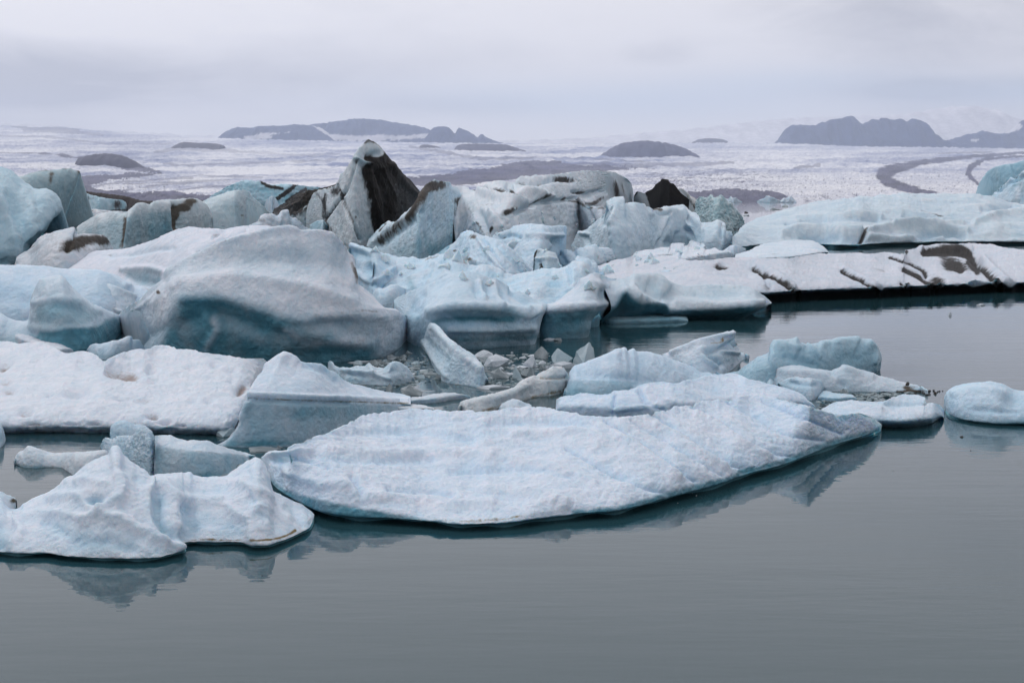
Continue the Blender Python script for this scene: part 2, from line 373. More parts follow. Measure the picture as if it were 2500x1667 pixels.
build_glacier()

def ridge_block(name, top, base_py, D, thick, col, amp, ts, snow=None, seed=0, res=3.0, slope=0.55, kind="structure", label=None, cat=None, rel=1.0):
    """a mountain or hill: the crest runs along TOP at distance D, the near slope comes down towards the viewer, the far one away"""
    c = pts(top); n = int(max(30, (abs(np.diff(c[:, 0])).sum()) / res)); C = resample(c, n)
    nv = 44; zb = CH + (HOR - base_py) / F * D
    crest = at_D(C[:, 0], C[:, 1], D + 0 * C[:, 0])
    s = np.linspace(-1, 1, nv); V = []
    for t in s:
        q = crest.copy(); a = abs(t)
        q[:, 1] = D + t * thick * (0.6 if t < 0 else 1.0)
        q[:, 2] = (zb - 60) + (crest[:, 2] - zb + 60) * (1 - a ** (1 / slope) if slope > 1 else (1 - a) ** slope if False else 1 - a ** (0.9 + slope))
        V.append(q)
    V = np.array(V).reshape(-1, 3)
    H = max(crest[:, 2].max() - zb, 10.0); a = np.abs(np.repeat(s, n))
    P = np.stack([V[:, 0] / (0.55 * H), V[:, 1] / (1.4 * H), V[:, 2] / (1.6 * H) + seed], 1)
    r = fbm(P, 5, "r") - 0.35
    V[:, 2] += r * amp * H * np.clip(a * 3, 0.0, 1) * np.clip(2.2 * (1 - a), 0, 1)
    V[:, 1] -= 1.2 * r * amp * H * (a > 0)
    jag = fbm(np.stack([V[:, 0] / (0.16 * H), 0 * a, 0 * a + seed], 1), 4); V[:, 2] += jag * rel * 0.08 * H * (1 - a)
    base = np.array(col)[None] * (1 + 0.35 * fbm(P * 2 + 3, 4))[:, None]
    if snow:
        px, py = proj(V); w = fbm(np.stack([px / 40, py / 14, 0 * px], 1), 4); m = np.zeros(len(V))
        for q in snow: m = np.maximum(m, inpoly(px + 26 * w, py + 9 * w, pts(q)).astype(float))
        base = base + (np.array([0.80, 0.79, 0.83]) - base) * m[:, None]
    colr = np.clip(np.concatenate([base, np.zeros((len(base), 1))], 1), 0.01, 1)
    i = np.arange(nv - 1)[:, None] * n + np.arange(n - 1)[None]
    Fq = np.stack([i, i + 1, i + n + 1, i + n], -1).reshape(-1, 4)
    Vc, cc = recentre(V)
    return link(name, new_mesh(name, Vc, Fq, LAND, colr), label, cat, kind=kind, loc=cc)
ROCK = (0.02, 0.045, 0.15)
ridge_block("ice_cap", "-500,292 -200,296 0,300 250,318 500,332 700,338 1000,345 1250,344 1463,335 1560,326 1622,321 1728,311 1835,297 1941,288 1994,286 2070,284 2196,280 2260,270 2313,262 2366,259 2419,268 2470,286 2530,300 2700,300 3000,310", 372, 21500, 3000, (0.86, 0.85, 0.88), 0.05, 80, seed=1, res=5)
ridge_block("mountain", "735,345 745,318 755,306 800,300 845,293 872,290 925,293 957,298 1010,306 1052,318 1075,330 1100,345", 352, 17500, 900, ROCK, 0.16, 60, seed=2, snow=["760,318 800,325 880,330 1000,330 1040,327 1080,318 1080,338 900,345 780,342"])
ridge_block("mountain", "536,340 541,331 553,320 585,311 611,312 640,308 691,307 720,304 755,306 790,316 805,330 822,345", 352, 16600, 700, ROCK, 0.16, 60, seed=3, snow=["595,336 640,326 700,328 715,322 690,330 660,338 600,342", "765,308 790,312 820,330 880,338 820,346 795,330"])
ridge_block("mountain", "1015,347 1040,335 1052,318 1058,312 1075,309 1095,311 1104,320 1111,327 1116,316 1121,312 1130,316 1142,320 1153,326 1167,335 1172,330 1177,328 1186,334 1196,339 1218,347 1240,354", 354, 16000, 600, ROCK, 0.14, 60, seed=4)
ridge_block("mountain", "1888,352 1900,342 1914,331 1917,320 1922,312 1941,305 1989,305 2010,298 2026,294 2055,288 2079,283 2086,286 2090,291 2100,299 2108,303 2114,298 2122,296 2130,291 2145,293 2155,288 2164,287 2172,291 2185,293 2196,290 2207,293 2218,295 2228,291 2240,293 2254,298 2262,304 2268,311 2271,319 2276,326 2290,337 2313,348 2330,362", 362, 15800, 800, ROCK, 0.16, 60, seed=5)
ridge_block("mountain", "2300,358 2313,346 2335,338 2355,331 2375,327 2398,320 2420,326 2440,328 2455,324 2472,322 2487,306 2500,294 2560,286 2640,290 2760,300", 366, 16800, 900, ROCK, 0.18, 60, seed=6, snow=["2400,320 2440,304 2480,300 2500,305 2480,318 2440,326", "2370,342 2395,338 2400,346 2380,349"])
ridge_block("hill", "1452,398 1460,386 1484,367 1516,351 1569,344 1611,347 1640,352 1665,360 1690,372 1706,384 1700,398", 402, 8200, 420, (0.14, 0.15, 0.23), 0.06, 30, seed=7, slope=1.0)
ridge_block("hill", "1105,372 1119,354 1150,351 1231,353 1262,362 1288,372 1270,382", 386, 10000, 500, (0.12, 0.12, 0.18), 0.06, 30, seed=8, slope=1.0)
ridge_block("hill", "1025,357 1035,353 1060,356 1090,366 1110,374", 376, 10800, 300, (0.12, 0.115, 0.15), 0.06, 30, seed=9, slope=1.0)
ridge_block("hill", "424,358 432,353 452,347 480,349 515,350 545,357 540,366", 371, 9500, 350, (0.11, 0.105, 0.14), 0.07, 30, seed=10, slope=1.0)
ridge_block("hill", "195,386 225,378 255,375 290,379 320,390 345,405 390,423", 424, 5600, 260, (0.10, 0.10, 0.14), 0.06, 20, seed=11, slope=1.0)
ridge_block("hill", "1690,348 1705,341 1730,338 1760,340 1775,345", 350, 15000, 300, (0.12, 0.12, 0.17), 0.05, 30, seed=12, slope=1.0)
ridge_block("moraine", "150,492 200,466 230,470 300,478 350,490 420,492 480,488 560,492 700,500", 500, 900, 60, (0.04, 0.033, 0.032), 0.10, 4, seed=13, slope=1.0, res=2)

# ------------------------------------------------------------------ ice builder
WHT = np.array([0.64, 0.71, 0.79]); SNO = np.array([0.80, 0.80, 0.85]); BLU = np.array([0.39, 0.61, 0.76]); TEA = np.array([0.10, 0.27, 0.35]); GRY = np.array([0.46, 0.52, 0.54])
def field(px, py, spec, nz=None, bw=1.0):
    """sum of soft spots / strokes given where they lie on the ice; spec lines:  o x,y,rx,ry,amount[,angle]   or   l width,amount x,y x,y ...   or p amount x,y ...(area)"""
    s = np.zeros(px.shape)
    for ln in spec.strip().split(";"):
        ln = ln.strip()
        if not ln: continue
        t = ln.split()
        if t[0] == "o":
            v = [float(q) for q in t[1].split(",")]; a = math.radians(v[5]) if len(v) > 5 else 0
            dx, dy = px - v[0], py - v[1]
            u = dx * math.cos(a) + dy * math.sin(a); w = -dx * math.sin(a) + dy * math.cos(a)
            s += v[4] * np.exp(-((u / v[2]) ** 2 + (w / v[3]) ** 2))
        elif t[0] in "lk":
            w, am = [float(q) for q in t[1].split(",")]; c = pts(" ".join(t[2:]))
            r = resample(c, max(12, len(c) * 5)); d = dist_poly(px, py, r) / (w * bw)
            s += am * (np.exp(-d * d) if t[0] == "l" else np.exp(-d * 1.4))
        elif t[0][0] == "p":
            am = float(t[1]); c = pts(" ".join(t[2:])); w = 0 if nz is None else nz
            xx, yy = px + w * 8, py + w * 5; ins = inpoly(xx, yy, c); near_ = (xx > c[:, 0].min() - 20) & (xx < c[:, 0].max() + 20) & (yy > c[:, 1].min() - 20) & (yy < c[:, 1].max() + 20)
            dd = np.full(px.shape, 99.0); dd[near_] = dist_poly(xx[near_], yy[near_], np.concatenate([c, c[:1]])); sg = np.where(ins, dd, -dd)
            ft = float(t[0][1:]) if len(t[0]) > 1 else 6.0
            s += am * sm(sg, -ft, ft)
    return s
_cnt = {}
def ice(name, label, cat, curves, off=2.0, gs=None, zs=None, edge=0.0, prof=2.0, back=1.0, round_=6.0, rel=None, bk_=1.25, bw=1.0, under=None, grit=1.0, zfl=0.45, dmul=1.0, jag=1.3,
        tint=0.35, tn=0.5, tcol=None, wcol=None, bumps="", teal="", dirt="", rim=0.0, dn=0.35, ts=None, dirtc=(0.022, 0.02, 0.018),
        smooth=1, res=2.4, group=None, dents=0.35, sss=0.35, rough=0.5, grain=1.0, wet=0.0):
    cs = [pts(c)[:, :2] for c in curves]; nC = len(cs)
    n = int(max(10, max(np.hypot(*np.diff(c, axis=0).T).sum() for c in cs) / res))
    R = np.array([resample(c, n) for c in cs]); u = np.linspace(0, 1, n)
    jn = fbm(np.stack([R[-1, :, 0] / 16, R[-1, :, 1] / 16, np.full(n, 3.3 + R[0, 0, 0] % 17)], 1), 4, "f", 0.6)
    jf = fbm(np.stack([R[0, :, 0] / 20, R[0, :, 1] / 20, np.full(n, 8.1)], 1), 4, "f", 0.6)
    ed = np.clip(np.minimum(u, 1 - u) * 20, 0, 1)
    e = np.sqrt(np.clip(1 - np.abs(2 * u - 1) ** round_, 0, 1))
    uh = under[0] if under else 0.0
    F0 = at_z(R[0, :, 0], np.maximum(R[0, :, 1], HOR + 3), uh); Df = F0[:, 1]
    edge0 = edge
    if under and edge > 0: edge = edge + uh
    if zs is not None:
        D = []
        for k in range(nC):
            z = np.minimum(zs[k] * (0.12 + 0.88 * e), 4.6)
            D.append(at_z(R[k, :, 0], np.maximum(R[k, :, 1], HOR + 2), z)[:, 1])
        D = np.array(D)
        for k in range(1, nC):
            Dw = CH * F / np.maximum(R[k, :, 1] - HOR, 2)
            D[k] = np.maximum(D[k], D[0] + 0.01 * k + zfl * np.maximum(np.minimum(Dw, D[0] * 1.8) - D[0], 0))
    else:
        gs_ = gs or list(np.linspace(0, 1, nC)); D = np.array([Df + off * e * g for g in gs_])
        for k in range(1, nC):
            lim = np.where(R[k, :, 1] > HOR + 1, 0.97 * CH * F / np.maximum(R[k, :, 1] - HOR, 1), 1e9)
            D[k] = np.where(lim < D[k], np.maximum(lim, Df * 0.97), D[k])
    if edge0 > 0:   # a low upright edge right above the waterline
        ez = edge * (0.15 + 0.85 * e); r = at_D(R[0, :, 0], R[0, :, 1], Df); r[:, 2] = ez
        r[:, 1] -= 0.15 * edge
        ex, ey = proj(r); R = np.concatenate([R[:1], np.stack([ex, ey], -1)[None], R[1:]]); D = np.concatenate([D[:1], (Df - 0.15 * edge)[None], D[1:]]); nC += 1
    gap = np.array([np.abs(R[k + 1] - R[k]).max(1).mean() for k in range(nC - 1)]) + 1.0
    kn = np.concatenate([[0], np.cumsum(gap)]); kn /= kn[-1]
    span = np.abs(R[-1, :, 1] - R[0, :, 1]).max()
    nv = int(max(8, span / res)); v = np.linspace(0, 1, nv)
    def loft(A):   # A: nC x n
        if nC == 2:
            return A[0][None] + (A[1] - A[0])[None] * v[:, None]
        out = np.empty((nv, n))
        for i in range(n): out[:, i] = herm(kn, A[:, i], v)
        return out
    PX = loft(R[:, :, 0]); PY = loft(R[:, :, 1])
    PY = PY + (jn * jag * 1.6 * ed)[None] * (v ** 5)[:, None] + (jf * jag * 1.6 * ed)[None] * ((1 - v) ** 10)[:, None]
    if nC == 2 and zs is None:
        g = 1 - np.sqrt(np.clip(1 - v ** prof, 0, 1)) if prof > 0 else v
        g = 0.75 * g + 0.25 * v
        DD = D[0][None] + (D[1] - D[0])[None] * g[:, None]
    else: DD = loft(D)
    Pf = at_D(PX.ravel(), PY.ravel(), DD.ravel()).reshape(nv, n, 3)
    # back side
    zc = Pf[-1, :, 2]; Yc = Pf[-1, :, 1]
    lim = np.where(zc < CH - 0.3, 0.8 * (Yc * CH / np.maximum(CH - zc, 0.2) - Yc), 1e9)
    bk = np.minimum(back * e * np.maximum(zc, 0.1) + 0.02, np.maximum(lim, 0.01)); nb = 9
    B = []
    for w in np.linspace(0, 1, nb)[1:]:
        q = Pf[-1].copy(); q[:, 1] = Yc + bk * w; q[:, 2] = zc * (1 - w) - 0.25 * w
        q[:, 0] = q[:, 0] * (1 - 0.0 * w); B.append(q)
    foot = Pf[0].copy(); foot[:, 1] += 0.05; foot[:, 2] = -0.35; foot = foot[None]; nfoot = 1
    if under:      # the melt notch: the lip overhangs the water and the ice below stands back
        rw = np.array([under[1] * e * f_ for f_ in (1.0, 0.95, 0.75, 0.35, 0.08)]) * np.clip(1 + 1.2 * perlin(np.stack([R[0, :, 0] / 90, 0 * u, 0 * u + 2.2], 1)), 0.5, 1.5)[None]; hh = (-0.35, 0.02, 0.45 * uh, 0.78 * uh, 0.93 * uh)
        ft_ = []
        for a_, h_ in zip(rw, hh):
            q = Pf[0].copy(); q[:, 1] += a_; q[:, 2] = np.minimum(h_, q[:, 2]); ft_.append(q)
        foot = np.array(ft_); nfoot = 5
    Pr = np.concatenate([foot, Pf, np.array(B)], 0); nr = Pr.shape[0]
    i = np.arange(nr - 1)[:, None] * n + np.arange(n - 1)[None]
    Fq = np.stack([i, i + 1, i + n + 1, i + n], -1).reshape(-1, 4)
    if smooth:
        for _ in range(smooth):
            Q = Pr.copy(); Q[1:-1, 1:-1] = 0.4 * Pr[1:-1, 1:-1] + 0.15 * (Pr[:-2, 1:-1] + Pr[2:, 1:-1] + Pr[1:-1, :-2] + Pr[1:-1, 2:]); Pr = Q
    V = Pr.reshape(-1, 3); Nn = vnormals(V, Fq)
    Hh = max(float(np.percentile(Pf[..., 2], 97)), 0.25); Dm = float(np.median(Df)); pxm = Dm / F   # metres per photo pixel
    sd_ = (len(label) * 7.13 + R[0, 0, 0] * 0.37) % 91
    if rel is None: rel = [("f", 60, 5, 1, 1), ("r", 22, 1.2, 1, 1)]
    disp = np.zeros(len(V)); px, py = proj(V)
    for (kd, size, amp, sx, sy) in rel:     # size, amp in units of photo pixels at this distance
        S = size * pxm; P = np.stack([V[:, 0] / (S * sx), V[:, 1] / (S * sy), V[:, 2] / S + sd_], 1)
        wv = perlin(P * 0.7 + 31.7); P[:, 0] += 0.45 * wv; P[:, 1] += 0.45 * wv
        nz = fbm(P, 4, kd, 0.45); disp += amp * pxm * (nz - (0.35 if kd == "r" else 0))
    S = 8.0 * pxm; Pg = V / S; Pg[:, 2] += sd_; Pg += 0.5 * fbm(Pg * 0.5 + 9, 2)[:, None]
    disp += (fbm(Pg, 3, "b", 0.6) * 0.75 + perlin(Pg * 0.45 + 3) * 0.6) * pxm * grit
    Pr_ = V / (17.0 * pxm); Pr_[:, 2] += sd_ + 7; Pr_ += 0.8 * fbm(Pr_ * 0.4 + 3, 2)[:, None]
    disp += (fbm(Pr_, 3, "r", 0.55) - 0.35) * 1.15 * pxm * grit
    if bumps: disp += field(px, py, bumps, None, bw) * pxm * bk_
    rowi = np.repeat(np.arange(nr), n); frontm = (rowi <= nv + nfoot - 1)
    ends = np.tile(sm(np.minimum(u, 1 - u), 0, 0.02), nr)
    disp *= np.where(frontm, 1, 0.5) * ends * sm(rowi.astype(float), nfoot - 1, nfoot + 2)
    lo = Nn.copy(); V2 = V + lo * disp[:, None]
    # colour
    P = V / (70 * pxm); P[:, 2] += sd_
    n1 = fbm(P, 4); n2 = fbm(P * 4.3 + 5, 3); n3 = fbm(np.stack([px / 30, py / 30, 0 * px + sd_], 1), 3)
    w0 = WHT if wcol is None else np.array(wcol) * np.array([0.88, 0.925, 0.965]); b0 = BLU if tcol is None else np.array(tcol) * np.array([0.98, 1.02, 1.09])
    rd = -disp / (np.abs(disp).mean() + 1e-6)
    b = np.clip(tint + 0.22 * (0.45 - Nn[:, 2]) + tn * n1 + 0.25 * n2 + dents * 0.25 * np.clip(rd, -1.5, 2.5), 0, 1)  # whiter crusted tops, bluer steep faces; some top light put into the colour
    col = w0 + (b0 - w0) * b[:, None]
    t = np.zeros(len(V))
    if teal: t = np.clip(field(px, py, teal, n3 * 1.0) * (1 + 0.5 * n1), 0, 1)
    if wet > 0: t = np.maximum(t, 0.9 * sm(-V2[:, 2], -wet * 1.3, -wet * 0.5))
    t = np.clip(t, 0, 1)
    col = col + (TEA * (1 + 0.5 * n1[:, None] + 0.3 * n2[:, None]) - col) * t[:, None]
    if under: col[rowi < nfoot] = (0.20, 0.44, 0.52)
    dr = np.full(len(V), -0.16 if dn <= 0.05 else -0.08)
    if dirt: dr = dr + 1.4 * dmul * field(px, py, dirt, n3) * (1 + 0.5 * n1 + 0.3 * n2) * np.where(frontm, 1, 0.8)
    if rim > 0: dr = np.maximum(dr, rim * np.exp(-((V2[:, 2] - 0.05 - edge0 * 0.25) / (0.3 * max(edge0, 0.08))) ** 2) * (0.5 + n1 * 1.5))
    dr = dr + dn * np.clip(n1, -0.4, 0.8)
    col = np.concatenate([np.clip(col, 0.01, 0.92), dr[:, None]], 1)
    if ts is None: ts = float(np.clip(Dm / 60, 0.15, 4.0))
    ts = round(ts * 4) / 4 if ts > 0.6 else round(ts * 20) / 20
    Vc, cc = recentre(V2)
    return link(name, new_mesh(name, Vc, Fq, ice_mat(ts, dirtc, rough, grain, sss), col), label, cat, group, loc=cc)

_rk = []
def rock_mesh(seed, flat=0.6, jag=0.35, col=None, mat=None, sub=3):
    """a sharp edged shard: the hull of a few random points, its big facets broken a little"""
    import bmesh
    r = np.random.RandomState(seed * 13 + 5); Q = r.normal(size=(13 + seed % 6, 3)); Q /= np.linalg.norm(Q, axis=1)[:, None]
    Q *= r.uniform(0.65, 1.15, (len(Q), 1)); Q[0] = (r.uniform(-.4, .4), r.uniform(-.3, .3), 1.25)
    bm = bmesh.new()
    for q in Q: bm.verts.new(q)
    h = bmesh.ops.convex_hull(bm, input=bm.verts[:])
    bmesh.ops.delete(bm, geom=[v for v in bm.verts if not v.link_faces], context="VERTS")
    bmesh.ops.triangulate(bm, faces=bm.faces[:]); bmesh.ops.subdivide_edges(bm, edges=bm.edges[:], cuts=2 if sub > 2 else 1, use_grid_fill=True)
    bmesh.ops.triangulate(bm, faces=bm.faces[:]); bm.verts.index_update()
    V = np.array([v.co[:] for v in bm.verts]); Fc = np.array([[v.index for v in f.verts] for f in bm.faces]); bm.free()
    V = V * (1 + 0.22 * jag * fbm(V * 2.2 + seed * 3.3, 3, "r")[:, None]); V[:, 2] *= flat; V[:, 2] = np.maximum(V[:, 2], -0.25) + 0.08
    n1 = fbm(V * 1.5 + seed, 3); cA, cB = col
    c = np.array(cA) + (np.array(cB) - np.array(cA)) * np.clip(0.5 + n1, 0, 1)[:, None]
    return new_mesh("ice_chunk", V, Fc, mat, np.concatenate([c, np.full((len(c), 1), -0.3)], 1), smooth=False)
def chunk(mesh, px, py, w, h, label, cat="ice chunk", group=None, name="ice_chunk", rot=None, deep=0.8, z=0.0):
    """px,py: foot of the chunk on the water in the photo; w,h its size in photo pixels"""
    p = at_z(px, py, z); s = p[1] / F
    o = link(name, mesh, label, cat, group, loc=tuple(p))
    o.scale = (w * s / 2 / 1.1, w * s / 2 * deep / 1.1, h * s / 0.75)
    o.rotation_euler = (0, 0, random.uniform(-0.5, 0.5) if rot is None else rot)
    return o
# ------------------------------------------------------------------ far ice, furthest first
FL = [("f", 70, 3, 1, 1.6), ("r", 24, 0.9, 1, 2.2)]
SMO = [("f", 110, 6, 1, 1), ("f", 35, 1.6, 1, 1)]
PITS = [("f", 60, 4, 1, 1), ("b", 26, 2.6, 1, 1)]
# rounded berg at the right edge and the ridge in front of it
ice("iceberg", "tall smooth teal iceberg with a rounded left side at the right edge", "iceberg",
    ["2378,500 2420,502 2480,503 2560,503 2700,503", "2382,478 2384,470 2388,455 2393,444 2403,430 2414,417 2431,405 2449,400 2470,397 2494,391 2540,380 2640,372 2702,400"],
    off=16, prof=3, back=1.0, rel=SMO, tint=0.75, tn=0.2, wcol=(0.55, 0.66, 0.70), tcol=(0.30, 0.50, 0.58), bumps="l 3,-3 2470,405 2482,425", ts=3)
ice("iceberg", "pale blue crag at the right edge before the smooth teal berg", "iceberg",
    ["2330,530 2400,535 2480,540 2600,545 2720,545", "2350,492 2400,486 2425,476 2438,463 2452,449 2466,437 2482,432 2500,415 2530,395 2600,390 2720,430"],
    off=12, prof=2.5, rel=[("f", 60, 9, 1, 1), ("r", 26, 2.4, 1, 1)], tint=0.5, bumps="o 2490,520,26,16,-9;l 5,-7 2436,468 2462,447 2500,432;k 4,4 2430,470 2460,442 2500,424", teal="o 2490,445,30,7,0.5,-30")
far_specs = [("1758,494 1790,495 1812,494", "1758,492 1763,486 1770,484 1777,486 1785,479 1790,484 1796,482 1802,488 1812,493", "small blue white floating ice lump beyond the jagged mound, leftmost in the far lagoon"),
             ("1848,494 1880,495 1912,494", "1848,492 1856,487 1866,484 1873,477 1880,479 1888,481 1896,486 1905,489 1912,493", "pale blue hummocked ice lump far out in the lagoon, wider one at the glacier foot"),
             ("1905,495 1925,495 1945,495", "1905,493 1912,485 1922,483 1930,478 1938,486 1945,493", "white upright ice lump at the glacier foot just left of the wide flat berg")]
for f_, c_, lb in far_specs:
    ice("iceberg", lb, "iceberg", [f_, c_], off=8, back=0.6, rel=[("r", 12, 2.2, 1, 1)], tint=0.4, ts=4, res=1.2)
ice("iceberg", "low pale teal ice crest with dark cracks behind the dark ridge", "iceberg",
    ["500,500 600,505 700,505 800,500", "502,490 519,476 540,463 558,452 578,445 596,438 620,440 640,444 663,451 690,449 716,450 745,453 775,456 800,470"],
    off=9, dmul=1.5, grit=2.0, rel=[("f", 40, 6, 1.5, 1), ("r", 18, 3.4, 1.6, 1)], tint=0.75, tn=0.5, tcol=(0.30, 0.58, 0.66), dirt="l 4,0.7 640,446 655,456 690,462;l 5,0.8 720,452 700,470 670,490;l 5,0.7 745,462 700,492;o 640,442,8,3,0.8", dn=0.3)
ice("iceberg", "small faceted grey white ice block left of the dark ash ridge", "iceberg",
    ["645,512 665,514 682,510", "646,505 650,490 660,479 666,478 675,486 681,500"], off=3, rel=[("f", 20, 2, 1, 1)], tint=0.3, res=1.5)
ice("iceberg", "low black ash covered ice ridge running into the left foot of the pinnacle", "iceberg",
    ["664,522 700,540 745,545 790,545 830,530", "668,512 685,500 702,492 712,485 716,479 728,473 740,468 754,464 775,461 800,454 817,449 826,446 834,448"],
    off=6, dmul=1.4, grit=2.0, rel=[("f", 30, 4, 1, 1), ("r", 14, 3.2, 1.4, 1)], tint=0.2, wcol=(0.42, 0.44, 0.44), dirt="o 735,490,60,24,1.4,-20;o 800,465,50,16,1.3,-10;o 700,505,40,16,0.8;l 4,-0.9 690,512 720,500 735,490;l 4,-0.8 740,508 765,492", dn=0.5, bumps="l 4,3 690,512 730,495;l 5,-4 720,515 760,485", grain=1.6)
# far left group
ice("iceberg", "striped low ice block with black ash bands, far left behind the lumpy ridge", "iceberg",
    ["184,511 240,516 315,513", "188,470 193,462 207,470 231,477 247,480 260,484 280,486 298,488 307,495 312,506"],
    off=6, rel=[("f", 30, 2, 1, 1)], tint=0.7, tcol=(0.3, 0.52, 0.58), dirt="o 208,492,11,16,0.9;o 285,500,12,12,0.85;o 231,484,26,4,0.35;o 312,506,5,6,1.2;l 4,0.8 190,513 250,517 310,514", res=1.5, back=0.4)
ice("iceberg", "small bright white ice spike standing between the far left bergs", "iceberg",
    ["150,532 175,534 200,531", "160,528 172,512 180,498 183,490 186,505 194,520 197,530"], off=3, rel=[("f", 20, 1.5, 1, 1)], tint=0.05, wcol=(.85, .86, .9), res=1.5)
ice("ice_floe", "low grey white floe strip with ash spots below the striped far block", "ice floe",
    ["185,530 240,532 320,528", "188,522 205,512 230,510 262,514 300,516 318,522"], off=5, rel=FL, tint=0.15, wcol=(0.62, 0.62, 0.64), dirt="o 215,515,18,4,0.8;o 260,520,12,3,0.7", res=1.6)
ice("iceberg", "grey teal flat topped iceberg with a dusty rim, second from left", "iceberg",
    ["-60,560 60,556 130,553 180,545", "-60,470 0,450 48,430 70,422 91,417 120,413 147,411 155,409 168,409 180,413 195,417 194,430 192,448 188,470 187,492 182,510 178,522"],
    off=9, prof=4, rel=[("f", 70, 3, 1, 1), ("f", 22, 1, 1, 2)], tint=0.6, tn=0.3, wcol=(0.52, 0.58, 0.58), tcol=(0.32, 0.46, 0.50), dirt="l 4,0.45 50,430 91,418 150,412 180,411 194,420;l 6,0.5 128,425 120,450;o 125,424,12,5,0.45;l 4,0.35 192,420 188,480", dirtc=(0.09, 0.08, 0.065))
ice("iceberg", "huge blue grey rounded iceberg at the far left edge with a beak pointing right", "iceberg",
    ["-160,650 -40,648 30,646 75,628", "-160,395 -60,398 0,406 21,412 34,421 46,431 58,444 70,452 88,458 112,459 122,463 132,470 141,482 147,494 150,506 146,518 138,525 130,525 124,536 119,548 109,564 96,582 84,598 72,618"],
    off=13, prof=2.5, rel=[("f", 110, 10, 1, 1), ("f", 34, 3, 1, 2)], tint=0.42, tn=0.3, wcol=(0.60, 0.70, 0.75), tcol=(0.34, 0.54, 0.62),
    bumps="l 16,-8 20,480 50,540 70,610;l 12,7 0,490 30,560 40,640;l 12,6 60,470 90,520 100,560;l 10,-6 90,500 100,560 80,600;o 10,640,26,14,-8", teal="o 0,640,40,24,0.6;o 60,590,40,20,0.3")
ice("iceberg", "low dark ash topped ice boulder between the far left berg and the lavender floe", "iceberg",
    ["30,655 90,660 150,663 230,655 285,628", "39,645 40,630 52,618 70,608 84,592 98,576 120,568 140,560 165,556 182,553 186,566 200,570 217,570 236,571 256,574 266,588 277,606"],
    off=7, rel=[("f", 60, 5, 1, 1), ("f", 20, 1.5, 1, 1)], tint=0.08, wcol=(0.66, 0.66, 0.69), dirt="o 195,592,44,13,0.95,-14;o 170,602,40,18,0.5,-30;o 250,588,26,12,0.95;o 225,612,30,8,0.35;l 4,0.3 60,620 130,572", bumps="l 8,-6 185,575 165,610;o 230,612,24,12,5;l 4,4 45,640 75,615 130,575", dirtc=(0.03, 0.026, 0.022))
ice("iceberg", "long grey teal ice wall with dark vertical stains and dirty crest, behind the lavender floe", "iceberg",
    ["170,600 250,610 298,618 351,610 420,600 520,590", "186,556 198,546 210,539 230,527 252,518 284,513 316,508 326,500 337,493 348,492 365,496 374,491 386,488 410,485 438,484 452,483 470,481 480,482 490,488 505,500 520,530"],
    off=7, dmul=1.5, grit=1.5, prof=4, rel=[("f", 90, 3, 1, 1), ("f", 26, 1.2, 1, 2)], gs=None, tint=0.5, wcol=(0.72, 0.73, 0.75), tcol=(0.36, 0.44, 0.45),
    teal="p 0.45 205,560 250,545 310,528 360,518 400,516 425,520 420,580 340,605 270,610 215,575;o 400,565,40,28,0.3", dirt="l 7,0.5 300,530 296,600;o 305,552,10,14,0.3;o 446,508,30,12,0.6,-35;o 470,490,16,6,0.5;l 5,0.6 436,525 430,560;l 7,0.45 425,500 455,510;o 355,600,9,5,0.5", bumps="l 12,-6 300,515 296,590;l 14,-9 428,510 430,550;l 9,6 410,500 415,560;l 12,5 245,535 250,590", dirtc=(0.05, 0.045, 0.037))
ice("iceberg", "smooth pale grey teal slab with sloping sides left of the pinnacle", "iceberg",
    ["428,575 500,580 575,580 625,562 662,530", "430,556 448,528 463,505 485,492 508,482 535,473 561,465 580,462 596,461 606,465 616,478 629,490 642,502 652,512 660,522"],
    off=6, prof=4, rel=SMO, tint=0.55, wcol=(0.70, 0.74, 0.76), tcol=(0.40, 0.52, 0.55), tn=0.3, dirt="l 3,0.25 470,503 540,473;o 592,526,5,3,0.8", dirtc=(0.1, 0.09, 0.075))
ice("iceberg", "small white ice lumps with a sharp tip in front of the pinnacle foot", "iceberg",
    ["600,590 680,585 750,580 815,575", "603,556 615,545 628,540 640,524 660,519 680,522 690,512 702,510 710,528 722,532 735,545 748,556 760,560 790,565 812,572"],
    off=5, rel=[("f", 26, 5, 1, 1), ("f", 10, 1, 1, 1)], tint=0.15, wcol=(0.70, 0.71, 0.75), dirt="o 635,538,14,6,0.7,20;o 668,545,12,6,0.3;l 3,0.5 735,548 750,552", bumps="l 4,-5 672,520 690,548;l 4,-4 712,535 725,560", res=1.6)
ice("iceberg", "small teal wedge of clear ice at the foot of the pinnacle", "iceberg",
    ["755,575 785,582 808,578", "757,548 775,538 788,536 796,545 805,560 807,568"], off=2, rel=[("f", 26, 1, 1, 1)], tint=0.8, tcol=(0.4, 0.58, 0.62), res=1.5)
